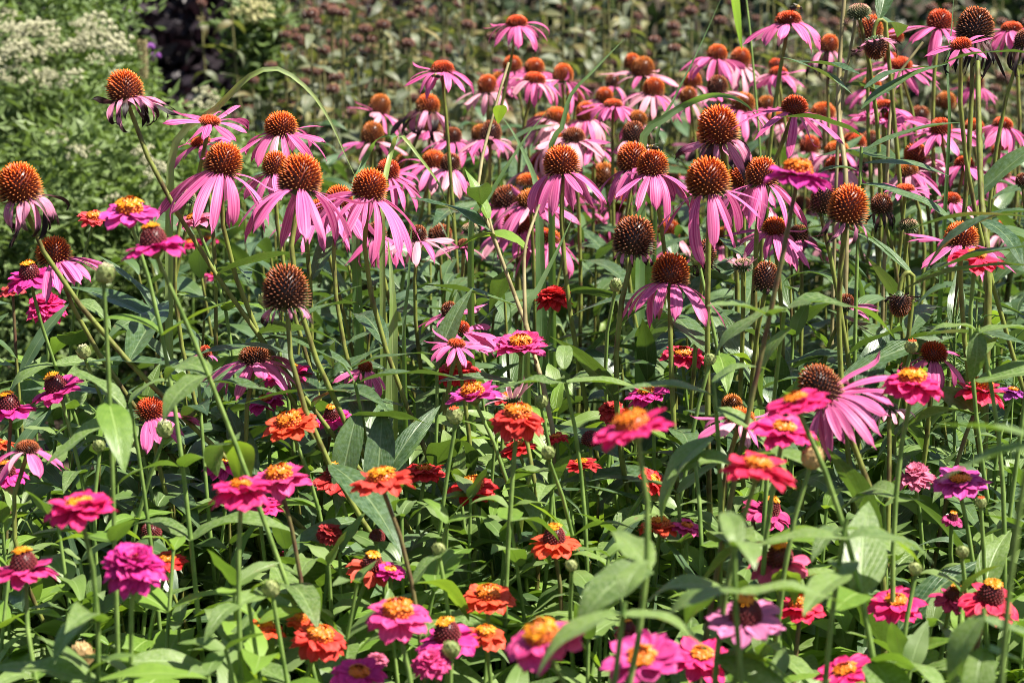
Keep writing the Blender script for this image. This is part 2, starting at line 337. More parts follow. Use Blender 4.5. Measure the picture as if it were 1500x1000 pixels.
def shades(P, m=0.42):
    x, y, d = proj(P)
    return any(hd > d + .01 and abs(hx - x) < hw * m + 7 and abs(hy - y) < hw * m * .8 + 6 for hx, hy, hw, hd in HEADS)
def leaf_protos(key, mat, kind, wr, n=9):
    out = []
    for i in range(n):
        mb = MB(); leaf_geo(mb, np.eye(3), np.zeros(3), 1.0, wr * random.uniform(0.8, 1.2), R(random.uniform(15, 95)), random.uniform(0.12, 0.5), kind, random.uniform(0.03, 0.10), random.uniform(-0.5, 0.5), seed=random.uniform(0, 6), side=random.uniform(-.12, .12))
        out.append(mb.mesh('leaf', mat))
    LEAF[key] = out
leaf_protos('zinnia', 'zinnia_leaf', 'ovate', 0.40); leaf_protos('young', 'young_leaf', 'ovate', 0.36); leaf_protos('cone', 'cone_leaf', 'lance', 0.25)
def put_leaf(key, parent, loc, az, el, ln, roll=0.0, name='leaf', force=False):
    base = np.array(parent.location) + np.asarray(loc)
    for _ in range(5):
        dv = leaf_frame(az, el, roll)[:, 1]
        if force or not any(shades(base + dv * ln * q) for q in (.45, .85)): break
        az += 1.25; el -= .12
    else: az = 1.57 + random.gauss(0, .5); el = R(-25); ln *= .8
    Fm = leaf_frame(az, el, roll) * ln; m = Matrix.Identity(4)
    for i in range(3):
        for j in range(3): m[i][j] = Fm[i, j]
        m[i][3] = loc[i]
    return link(name, random.choice(LEAF[key]), parent, m)

# ------------------------------------------------------------------ ground
def ground():
    xs = np.concatenate([np.linspace(-60, -4, 8), np.linspace(-3, 3, 60), np.linspace(4, 60, 8)]); ys = np.concatenate([np.linspace(-12, 0.5, 6), np.linspace(1, 7, 60), np.linspace(8, 110, 12)])
    X, Y = np.meshgrid(xs, ys); Z = 0.012 * np.sin(X * 9 + Y * 3) + 0.012 * np.sin(Y * 11 - X * 4) - 0.02
    mb = MB(); mb.add(np.column_stack([X.ravel(), Y.ravel(), Z.ravel()]), grid_faces(len(xs), len(ys)), np.column_stack([X.ravel(), Y.ravel()]))
    o = mb.obj('ground', 'soil'); o['kind'] = 'structure'
ground()

# ------------------------------------------------------------------ coneflowers
STY = dict(  # a0, a1 (deg below plane), petal count, width factor, material
    hang=(18, 74, 14, .20, 'cone_petal'), droop=(4, 56, 15, .22, 'cone_petal'), flat=(-6, 24, 12, .22, 'cone_petal'), pale=(12, 72, 14, .20, 'pale_petal'),
    rag=(15, 95, 11, .15, 'withered_petal'), bare=(40, 100, 9, .10, 'dead_petal'), none=(0, 0, 0, 0, 'cone_petal'), stub=(40, 80, 9, .16, 'withered_petal'), young=(-60, -50, 0, .1, 'pale_petal'), spiky=(-40, -25, 13, .16, 'pale_petal'))
KC = dict(o='cone_orange', r='cone_red', k='cone_dark', b='cone_brown', g='cone_green')
def stem_curve(P0, A, lean, ly, n=14):
    h = P0[2]; G = np.array([P0[0] + lean * h, P0[1] + ly, 0.0])
    c1 = P0 - A * h * 0.22 + np.array([random.gauss(0, .035), random.gauss(0, .03), 0]); c2 = np.array([random.gauss(0, .05), 0, 0]) + G + np.array([-lean * h * 0.30, -ly * .3, h * 0.45])
    return bez(P0, c1, c2, G, n), G
def coneflower(x, y, w, hr, d, Lp, sty, kc, tx, lean, label, name='coneflower', arc=None, n=None, ty=None, a0=None, a1=None, leaves=None, ln_var=0.16, flip=False, group=None):
    P = at(x, y, d); Rw = w * d / FPX * 0.5; Hh = Rw * 2 * hr
    spk = 0.30 * Rw; Rc = Rw - spk * 0.75; Hc = max(Hh * 0.64 - spk * 0.6, 0.3 * Rc); zlow = 0.52 if hr > 0.7 else 0.25
    ty = random.uniform(-0.14, 0.22) if ty is None else ty; tx += random.gauss(0, .10)
    A = unit([tx, -ty, 1.0])
    if flip: A = unit([tx, -0.25, -1.0])
    F = frame_from(A); O = P - A * (Hh * 0.5 - Hc * zlow - spk * 0.25 if not flip else 0)
    foot = O - A * (Hc * zlow + 0.003)
    if flip:
        top = foot + np.array([0, 0.0, 0.018]); h = top[2]; G = np.array([top[0] + lean * h, top[1] + 0.05, 0]); pts = np.vstack([bez(foot, foot - A * 0.012, top + np.array([0.004, 0, 0.012]), top + np.array([0.014, .004, 0.0]), 7), bez(top + np.array([.014, .004, 0]), top + np.array([.02, .005, -.06]), G + np.array([0, 0, .4]), G, 12)[1:]])
    else: pts, G = stem_curve(foot, A, lean + random.gauss(0, .06), random.uniform(-0.06, 0.12))
    root = thing(name, label, 'flower', G, group); g = np.asarray(G)
    rs = 0.0028 * (0.75 + 0.25 * min(1, Rw / 0.02)); mb = MB(); tube(mb, pts - g, rs * 0.95, rs * 1.25, 6, 0.06, x); mb.obj('stem', 'cone_stem', root)
    # cone
    ns = int(130 + 150 * min(1, w / 55)); Pp, Nn, uh = dome_points(ns, Rc, Hc, zlow); D = Nn * np.array([1, 1, 1.0]) + np.array([0, 0, 0.25 if hr > .5 else .7]) + rng.normal(0, 0.025, (ns, 3)); D /= np.linalg.norm(D, axis=1)[:, None]
    cb = MB(); prof = [(Rc * 0.98 * math.sqrt(max(0, 1 - c * c)) ** 0.82, Hc * c * 0.98) for c in np.linspace(-zlow, 0.999, 10)]; lathe(cb, prof, 14, F, O - g)
    ln = spk * 1.25 * (1.05 - 0.35 * uh) * rng.uniform(0.85, 1.15, ns); spikes(cb, Pp, D, ln, np.full(ns, Rc * 1.75 / math.sqrt(ns)) * (0.50 + 0.30 * uh), uh, F, O - g); cb.obj('cone', KC[kc], root)
    # bracts under the head
    gb = MB(); lathe(gb, [(rs, -Hc * zlow - 0.006), (Rc * 0.75, -Hc * zlow - 0.001), (Rc * 0.9, -Hc * zlow + 0.002)], 12, F, O - g)
    nb = 22 if sty in ('young', 'spiky') else 12; ph = np.arange(nb) * 2.4; big = 1.9 if sty in ('young', 'spiky') else 1.0
    spikes(gb, np.column_stack([np.cos(ph) * Rc * .75, np.sin(ph) * Rc * .75, np.full(nb, -Hc * zlow - 0.001)]), np.array([unit([math.cos(p), math.sin(p), -0.5 - 0.4 * (i % 3)]) for i, p in enumerate(ph)]), np.full(nb, Rc * 0.42 * big), np.full(nb, Rc * 0.10), np.full(nb, 0.3), F, O - g); gb.obj('bract', 'bristle', root)
    b0, b1, pn, wf, pm = STY[sty]; b0 = b0 if a0 is None else a0; b1 = b1 if a1 is None else a1; pn = pn if n is None else n
    sweep = random.gauss(0, .05); Lm = Lp * d / FPX; ph0 = random.uniform(0, 6.28)
    for i in range(pn):
        if arc: phi = R(arc[0] + (arc[1] - arc[0]) * (i + 0.5) / pn) + random.gauss(0, 0.06)
        else: phi = ph0 + (i + random.gauss(0, 0.16)) * 2 * math.pi / pn
        pb = MB(); ll = Lm * random.uniform(1 - ln_var * 1.5, 1 + ln_var * .7); wd = min(max(Lm * wf * 1.38, 0.0048), 0.0132) * random.uniform(0.68, 1.12); q = 1
        ragged = sty in ('rag', 'bare', 'stub')
        wild = (not ragged) and random.random() < (.22 if sty != 'flat' else .12); bw = random.choice([-38, -26, 22]) if wild else 0
        if wild: wd *= random.uniform(.45, .8)
        cu = random.uniform(-.6, 1.9) if ragged else random.uniform(-1.4, 1.2) if wild else random.choice([0, 0, 0, random.uniform(-.25, .35)])
        petal(pb, F, O - g, phi, Rc * 0.82, -Hc * zlow + (i % 2) * 0.0012, ll, wd, R(b0 + bw * .5 + random.gauss(0, 8)), R(b1 + bw + random.gauss(0, 15 if not ragged else 34)), random.gauss(0, 0.42 if not ragged else 1.1), random.uniform(-.35, 0.3), cu, 0.62 if not ragged else 0.4, wav=0.03 if not ragged else 0.12, seed=random.uniform(0, 6), side=sweep + random.gauss(0, 0.08 if not ragged else .2))
        mname = pm
        if sty == 'rag' and random.random() < 0.25: mname = 'dead_petal'
        if sty == 'pale' and random.random() < 0.35: mname = 'cone_petal'
        if sty == 'droop' and random.random() < 0.08: mname = 'pale_petal'
        pb.obj('petal', mname, root)
    nl = (13 if w > 34 else 8) if leaves is None else leaves + 3
    for i in range(nl):
        k = int(len(pts) * (0.24 + 0.62 * (i + random.random()) / max(nl, 1))); k = min(k, len(pts) - 2)
        put_leaf('cone', root, pts[k] - g, random.uniform(0, 6.28), R(random.uniform(5, 60)), random.uniform(0.085, 0.155), random.uniform(-.4, .4))
    return root

CF = []
def cf(*a, **k): CF.append((a, k))
#  x    y    w   h/w   d    L  style cone tiltx lean label
cf(181, 125, 52, .94, 2.45, 58, 'rag', 'o', -.30, .55, 'tall withered coneflower leaning left against the white-flowered shrub', arc=(-150, 70), n=15, a0=5, a1=80)
cf(27, 265, 62, .93, 2.35, 72, 'rag', 'o', -.22, .9, 'ragged coneflower cut by the left edge, curled petals reaching right', arc=(-130, 30), n=11)
cf(307, 175, 32, .42, 2.7, 62, 'flat', 'r', .05, -.02, 'young flat coneflower with a low red disc, topmost in the left group', n=10, ty=.28)
cf(293, 206, 30, .45, 2.75, 46, 'flat', 'r', -.1, .0, 'small young coneflower tucked just under the flat one on the left', n=9, ty=.2)
cf(411, 180, 47, .74, 2.7, 72, 'droop', 'o', .05, .05, 'coneflower with rust dome and spread petals below the arching grass blade', n=14, ty=.12)
cf(329, 231, 53, .92, 2.45, 105, 'hang', 'o', .05, .42, 'coneflower with long hanging petals in front of the two flat young ones', n=13)
cf(403, 238, 37, 1.0, 2.65, 60, 'hang', 'o', -.05, .2, 'coneflower whose orange cone peeps out between two larger heads on the left', n=8)
cf(440, 252, 63, .92, 2.38, 100, 'hang', 'o', .02, .50, 'largest coneflower of the left cluster, petals bunched and trailing to the right', n=13)
cf(543, 268, 51, .88, 2.5, 100, 'hang', 'o', .04, .30, 'coneflower with a full skirt of long petals, one petal lying across its cone', n=17, a0=18, a1=66)
cf(569, 246, 34, .80, 3.0, 62, 'droop', 'r', .12, .1, 'red-coned coneflower close behind the full-skirted one', arc=(-70, 60), n=9)
cf(497, 287, 40, .85, 2.75, 78, 'hang', 'o', -.05, .25, 'coneflower half hidden behind the left of the full-skirted one', n=10)
cf(592, 236, 30, .85, 3.7, 30, 'none', 'b', 0, .05, 'petal-less ochre coneflower head blurred above the red-coned one')
cf(77, 365, 50, .80, 2.5, 72, 'hang', 'o', -.10, .65, 'coneflower at the far left with rust dome and petals falling right', arc=(-110, 40), n=8, a0=10, a1=60)
cf(418, 418, 67, .98, 2.3, 36, 'stub', 'k', -.15, .58, 'big spent brown cone with a few shrivelled pink petals beside a green bud', n=9)
cf(372, 515, 46, .70, 2.45, 82, 'droop', 'k', 0, .1, 'dark-coned coneflower with fanned petals half covered by a zinnia leaf', n=14, ty=.1)
cf(220, 596, 42, .72, 2.4, 72, 'flat', 'r', -.1, .1, 'low red-coned coneflower among zinnia buds with petals pointing right', arc=(-100, 60), n=9, a1=40)
cf(301, 513, 18, .9, 2.6, 18, 'droop', 'r', 0, .1, 'tiny orange coneflower head low among the leaves on the left', n=6, leaves=2)
cf(272, 283, 30, .7, 2.6, 10, 'young', 'g', 0, .2, 'bristly green coneflower head still without petals at the left', name='coneflower_bud')
cf(757, 29, 31, .62, 3.5, 48, 'droop', 'r', 0, -.03, 'coneflower standing highest of all in the middle, in front of brown seed heads', n=15, a1=72, ty=.1)
cf(648, 96, 33, .62, 3.1, 52, 'droop', 'r', .02, .12, 'long-stemmed coneflower with a bee resting on its left petal', n=16, a1=66, ty=.08, leaves=2)
cf(557, 152, 31, 1.0, 3.8, 50, 'pale', 'b', .2, .1, 'coneflower with an ochre cone and pale petals lifted to the right', arc=(-150, 40), n=9, a0=5, a1=40)
cf(546, 193, 33, 1.0, 3.6, 48, 'pale', 'b', 0, .05, 'ochre-coned coneflower directly below the one with lifted petals', n=9, a0=5, a1=40)
cf(631, 178, 30, .97, 3.7, 48, 'pale', 'b', .05, .05, 'ochre-brown coneflower with pale petals left of the long-stemmed one', n=11, a1=50)
cf(663, 197, 27, .85, 3.5, 46, 'droop', 'k', 0, 0, 'dark-coned coneflower just behind the long stem below the bee', n=12)
cf(719, 191, 31, 1.05, 3.4, 50, 'pale', 'k', 0, .02, 'coneflower with pointed dark cone right of the long stem, petals splayed', n=12, a0=5, a1=48)
cf(703, 193, 26, .9, 3.7, 40, 'pale', 'b', -.1, 0, 'coneflower mostly hidden behind the pointed dark cone', n=8)
cf(660, 236, 30, .86, 3.2, 50, 'pale', 'k', 0, .1, 'dark coneflower with speckled pale petal to its left, mid centre', arc=(100, 330), n=8)
cf(714, 122, 29, .95, 3.8, 46, 'pale', 'o', -.05, .05, 'coneflower left of the tan stalk with ragged wavy petals', n=12, a0=10)
cf(731, 116, 26, .9, 4.1, 34, 'droop', 'b', 0, 0, 'coneflower peeping behind the ragged wavy-petalled one', n=8)
cf(750, 93, 28, .86, 4.1, 40, 'droop', 'o', 0, 0, 'coneflower whose orange cone is crossed by the tan stalk tip', n=11)
cf(783, 96, 29, .78, 4.0, 42, 'droop', 'o', 0, 0, 'round orange coneflower cone rising behind the flat red young one', n=12)
cf(784, 112, 32, .56, 3.6, 46, 'droop', 'r', 0, .0, 'young coneflower with a flat red cone and crowded mauve petals, upper middle', n=17, a1=55, ty=.1)
cf(825, 106, 30, .92, 3.8, 54, 'droop', 'o', .08, .03, 'coneflower with brown-orange cone and petals sweeping to the right, upper middle', n=13, a1=50)
cf(842, 141, 25, .9, 4.0, 34, 'none', 'b', 0, 0, 'small dull ochre cone in shade under the right-sweeping petals')
cf(858, 162, 29, 1.0, 3.6, 48, 'pale', 'o', 0, 0, 'coneflower with a bunch of crumpled salmon petals near the grass blade', n=16, a0=10, a1=78)
cf(886, 138, 25, .86, 3.9, 34, 'droop', 'o', 0, 0, 'small orange coneflower right behind the flat lilac one', n=9)
cf(898, 150, 27, .50, 3.5, 46, 'flat', 'r', 0, 0, 'young lilac-petalled coneflower with a small flat red centre', n=15, a0=5, a1=48, ty=.06)
cf(942, 97, 33, .92, 3.9, 50, 'pale', 'b', .05, 0, 'coneflower with ochre cone and curled withered petals, paired with another behind', n=11, a0=-5, a1=40)
cf(926, 89, 24, .95, 4.2, 30, 'none', 'o', 0, 0, 'bright orange cone just behind the ochre one with curled petals')
cf(958, 126, 31, .90, 3.6, 52, 'pale', 'o', 0, 0, 'coneflower with dark orange cone and even pale pink petals, upper right of centre', n=14, a0=10, a1=55)
cf(897, 118, 22, .9, 4.2, 36, 'pale', 'k', 0, 0, 'dim dark coneflower behind and left of the evenly pale-petalled one', n=8)
cf(928, 192, 33, .97, 3.3, 36, 'pale', 'k', 0, 0, 'dark olive-brown cone above the two joined heads', n=6)
cf(934, 172, 28, .8, 3.5, 36, 'pale', 'b', 0, 0, 'coneflower in the shade behind the dark olive-brown cone', n=8)
cf(840, 195, 34, .7, 3.2, 54, 'pale', 'k', 0, 0, 'shaded dark maroon coneflower under the crumpled salmon one', n=15, a0=5, a1=60)
cf(822, 233, 52, .84, 2.75, 88, 'hang', 'o', 0, .12, 'coneflower in the middle with very long petals and one curled at its right', n=12, a0=12, a1=78, ty=.05)
cf(927, 228, 47, .92, 2.9, 60, 'hang', 'o', -.08, .1, 'coneflower on the left of two heads that touch, its petals mostly hidden', n=11)
cf(956, 237, 45, .86, 2.75, 76, 'hang', 'o', 0, .1, 'coneflower on the right of two touching heads, with a bee on its top', n=14)
cf(870, 208, 23, .8, 3.6, 36, 'droop', 'o', 0, 0, 'small coneflower cone glimpsed behind the long-petalled middle one', n=9)
cf(1036, 256, 63, .90, 2.4, 98, 'hang', 'o', 0, .08, 'big coneflower right of centre with smooth domed cone and broad hanging petals', n=11, a0=30, a1=80)
cf(1051, 181, 59, .97, 2.75, 72, 'rag', 'o', 0, .02, 'coneflower with tall cone and long twisted withering petals above the big one', n=14, a0=30, a1=95)
cf(1116, 250, 46, .96, 2.6, 82, 'hang', 'o', 0, .05, 'coneflower behind the side-lit magenta zinnia', n=11)
cf(1085, 256, 38, .86, 2.8, 70, 'hang', 'o', -.1, .05, 'coneflower squeezed between the big right-hand one and its neighbour', n=10)
cf(1051, 76, 29, .82, 3.7, 52, 'droop', 'o', 0, 0, 'coneflower with pink parasol of petals beside a bright green hanging blade', n=15, a1=62)
cf(1085, 83, 30, .95, 3.9, 56, 'pale', 'o', .1, 0, 'coneflower right under the bright green hanging blade, petals falling right', arc=(-120, 50), n=9, a0=15, a1=65)
cf(1051, 123, 30, .93, 3.5, 36, 'pale', 'k', 0, 0, 'brown cone just above the broad arching grass blade', n=9, a0=5, a1=30)
cf(1014, 116, 27, .85, 4.0, 40, 'droop', 'o', 0, 0, 'orange cone left of the parasol-petalled coneflower, crossed by a grass stem', n=9)
cf(1008, 138, 25, .95, 3.8, 36, 'pale', 'b', -.1, 0, 'coneflower directly below the orange cone crossed by a grass stem', n=9)
cf(1154, 24, 37, .60, 3.1, 58, 'droop', 'r', .04, .03, 'coneflower with flat dark red cone and a bee on it, top right of centre', n=13, a0=12, a1=60, ty=.02)
cf(1140, 103, 26, .62, 3.7, 42, 'droop', 'r', 0, 0, 'coneflower with crowded lilac petals beside the stem of the bee one', n=15)
cf(1136, 93, 20, .8, 4.1, 30, 'none', 'r', 0, 0, 'small red cone hiding behind the crowded lilac petals')
cf(1165, 153, 38, .74, 2.7, 82, 'flat', 'r', .03, .0, 'coneflower with orange cone and wide star of narrow petals, right of centre', n=10, a0=8, a1=46, ty=.12)
cf(1215, 63, 27, 1.0, 3.6, 44, 'rag', 'o', 0, 0, 'coneflower with black curled petals left of the tan vertical stems', n=12, a0=30, a1=90)
cf(1276, 39, 34, 1.1, 3.2, 14, 'none', 'o', .1, .05, 'tall bare orange cone right behind a bristly green head')
cf(1258, 13, 34, .6, 2.9, 12, 'young', 'g', 0, -.05, 'bristly unopened coneflower head on the tallest stem at upper right', name='coneflower_bud', leaves=5)
cf(1282, 68, 34, .9, 2.9, 36, 'stub', 'k', .1, .1, 'nodding spent coneflower with green bristles uppermost', flip=True, n=12, a0=-10, a1=-50)
cf(1310, 52, 26, .8, 3.8, 34, 'none', 'r', 0, 0, 'plain red cone without petals between the nodding head and a pink bloom')
cf(1377, 28, 37, .84, 3.2, 64, 'droop', 'r', -.04, .0, 'coneflower with thick red cone and broad drooping petals at top right', n=16, a0=14, a1=66)
cf(1429, 34, 54, .92, 2.7, 62, 'bare', 'k', 0, .02, 'large brown spent coneflower with black shrivelled petals at top right', n=18, a0=40, a1=100)
cf(1407, 62, 31, .55, 2.55, 46, 'flat', 'r', -.2, .2, 'young twisted coneflower with starry petals on a curved lime stem', n=8, a0=-15, a1=20, ty=.3)
cf(1482, 38, 31, .56, 3.3, 50, 'droop', 'r', 0, 0, 'coneflower with flat red cone near the top right corner', n=15, a1=70)
cf(1499, 56, 26, 1.0, 2.9, 50, 'bare', 'k', 0, 0, 'dead coneflower cut by the right edge, black petals hanging', n=14)
cf(1319, 91, 34, .58, 3.4, 66, 'droop', 'r', .05, -.1, 'coneflower seen from above with broad pink petals, crossed by a slanting stem', n=17, a0=0, a1=45, ty=.25)
cf(1305, 85, 22, .8, 3.8, 34, 'droop', 'r', 0, 0, 'coneflower close behind the broad-petalled one crossed by a stem', n=10)
cf(1293, 152, 30, .55, 3.3, 46, 'droop', 'r', 0, 0, 'coneflower with short curled petals behind the tan stems on the right', n=13)
cf(1308, 168, 25, .7, 3.3, 56, 'flat', 'r', .1, 0, 'coneflower with flat pale petals just under the short-curled one', n=12)
cf(1386, 146, 29, .85, 4.2, 20, 'none', 'b', 0, 0, 'blurred ochre cone alone against grey leaves on the right')
cf(1378, 184, 32, .74, 3.2, 52, 'flat', 'r', 0, .0, 'coneflower with red cone and one short petal folded up against it', n=12, a0=4, a1=40)
cf(1470, 178, 29, .62, 3.2, 44, 'droop', 'r', 0, 0, 'coneflower with orange crown beside the curved lime stem', n=14, a0=15, a1=70)
cf(1413, 235, 28, .68, 3.2, 46, 'droop', 'r', 0, 0, 'coneflower with orange cone and narrow petals under the red-coned pair on the right', n=14, a0=12, a1=70)
cf(1393, 288, 27, .65, 3.1, 34, 'droop', 'r', 0, 0, 'small coneflower with short neat petals, right side middle height', n=13, a1=50)
cf(1326, 274, 27, .42, 2.9, 30, 'flat', 'r', 0, 0, 'little coneflower with a flat dark centre below a long pointed leaf', n=11, ty=.15)
cf(1244, 297, 57, 1.03, 2.4, 40, 'stub', 'o', 0, .10, 'spent coneflower at right with one long speckled petal dangling', n=8)
cf(1206, 288, 36, 1.3, 2.6, 10, 'none', 'k', 0, .0, 'dead dark brown cone tucked behind the dangling-petal one')
cf(1291, 297, 32, .9, 2.9, 30, 'bare', 'k', 0, 0, 'shrivelled dark coneflower right of the dangling-petal one', n=12)
cf(1409, 342, 48, .76, 2.5, 74, 'flat', 'o', .03, .15, 'coneflower with wide level petals just above the red-pink zinnia on the right', n=12, a0=2, a1=34, ty=.06)
cf(1331, 326, 28, .55, 2.7, 14, 'young', 'g', .05, .1, 'opening coneflower with short upright pink tips on the right', name='coneflower_bud')
cf(1497, 262, 20, .9, 2.9, 10, 'none', 'k', 0, 0, 'small brown coneflower head at the right edge')
cf(1430, 284, 20, .75, 3.2, 22, 'droop', 'r', 0, 0, 'tiny orange coneflower tucked under grey leaves at right', n=8)
cf(929, 343, 60, .98, 2.45, 24, 'stub', 'k', .05, .12, 'large spent orange-brown cone near the middle without petals', n=8)
cf(983, 393, 54, .90, 2.45, 86, 'hang', 'o', 0, .10, 'coneflower at mid height with rust dome and arched petals beside a green bud', n=12, a0=12, a1=74)
cf(1135, 330, 36, .75, 2.7, 62, 'droop', 'o', 0, .0, 'shaded coneflower under the magenta zinnia with wide petals', n=13, a0=10, a1=55)
cf(1122, 402, 37, 1.15, 2.55, 10, 'bare', 'k', 0, .0, 'dark brown egg-shaped cone wrapped by a curled leaf', n=6)
cf(1032, 371, 36, 1.2, 2.6, 20, 'bare', 'k', 0, .0, 'dark cone half hidden behind a red-tipped zinnia bud', n=6)
cf(1088, 384, 28, .55, 2.55, 22, 'spiky', 'g', 0, .0, 'coneflower opening with upright whitish spiky rays', name='coneflower_bud', n=14)
cf(1318, 444, 32, 1.0, 2.45, 20, 'bare', 'k', 0, -.05, 'snapped coneflower hanging head down among leaves on the right', flip=True, n=12, a0=0, a1=-20)
cf(1368, 513, 40, .72, 2.45, 62, 'hang', 'r', .02, .0, 'low coneflower on the right with veined petals beside a small bud', n=9, a0=10, a1=70)
cf(1197, 562, 60, 1.05, 2.15, 100, 'hang', 'k', -.32, .1, 'coneflower tilted left behind the pink zinnias, petals fanning right and down', arc=(-140, 80), n=15, a0=16, a1=66, ty=.25)
cf(1084, 606, 44, .6, 2.3, 60, 'droop', 'o', 0, 0, 'low coneflower with purple petals partly under a leaf', n=11, a0=5, a1=45)
cf(1072, 588, 30, .8, 2.5, 20, 'none', 'b', 0, 0, 'spent tan-flecked cone just behind the low purple-petalled one')
cf(1303, 594, 26, .5, 2.35, 36, 'spiky', 'g', 0, 0, 'half-open coneflower with thin pink rays and white green spikes', n=12, a0=10, a1=60)
cf(658, 452, 25, .9, 2.75, 44, 'flat', 'k', 0, 0, 'coneflower with small dark cone and level petals above the tall upright leaf', n=9, a0=0, a1=25)
cf(677, 478, 22, .8, 2.6, 66, 'flat', 'r', .1, 0, 'coneflower with long petals streaming right from behind an upright leaf', arc=(-60, 50), n=8, a0=0, a1=30)
cf(669, 501, 26, .5, 2.5, 44, 'flat', 'r', .05, 0, 'young pale-rayed coneflower above the red zinnia', n=15, a0=-5, a1=30, ty=.2)
cf(552, 336, 28, .9, 2.9, 60, 'hang', 'k', 0, .1, 'dark coneflower in shade under the full-skirted one', n=10)
cf(612, 341, 27, .9, 2.85, 54, 'pale', 'k', 0, .05, 'coneflower with dark cone and lilac petals right under the full skirt', n=12, a0=5, a1=40)
cf(680, 357, 20, .8, 3.0, 48, 'pale', 'k', 0, 0, 'dim coneflower with pale petals left of the branching tan stalk', arc=(130, 330), n=8, a0=5, a1=35)
cf(688, 332, 24, .5, 2.9, 14, 'young', 'g', 0, 0, 'bristly coneflower bud beside the branching tan stalk', name='coneflower_bud')
cf(750, 582, 26, .4, 2.4, 38, 'spiky', 'g', 0, 0, 'opening coneflower with thin pale rays right behind the orange-crowned red zinnia', n=13, a0=-40, a1=-25)
cf(40, 652, 34, .6, 2.3, 66, 'droop', 'k', 0, .2, 'low pale pink coneflower in shade at the left edge', n=10, a0=5, a1=50)
cf(535, 535, 22, .8, 2.7, 46, 'hang', 'o', 0, 0, 'low coneflower in shadow between dark leaves left of the red zinnia', n=9)
cf(1240, 440, 26, .8, 2.8, 46, 'flat', 'k', .1, 0, 'dark coneflower with pink petals to the right behind a slanting stem', arc=(-60, 70), n=6)
cf(470, 305, 34, .9, 2.9, 70, 'hang', 'o', 0, .2, 'coneflower behind the largest left head, only its petals showing', n=10)
cf(1170, 340, 30, .8, 3.0, 46, 'droop', 'k', 0, 0, 'coneflower behind the shaded wide-petalled one under the magenta zinnia', n=10)

def crowd():
    random.seed(17); k = 0
    while k < 44:
        x = random.uniform(600, 1490); y = random.uniform(95, 345); d = random.uniform(3.15, 4.3)
        z = at(x, y, d)[2]
        if not (.70 < z < 1.02) or any(abs(h[0] - x) < 22 and abs(h[1] - y) < 20 for h in HEADS): continue
        w = random.uniform(.028, .040) * FPX / d; sty = random.choice(['droop', 'droop', 'pale', 'pale', 'hang', 'rag', 'none']); HEADS.append((x, y, w, d))
        coneflower(x, y, w, random.uniform(.6, .95), d, w * random.uniform(1.3, 1.75), sty, random.choice('oorkb'), random.gauss(0, .12), random.gauss(0, .08), 'small coneflower crowded in among larger blooms in the thick of the patch', leaves=3, group='small crowded coneflowers in the thick of the patch'); k += 1
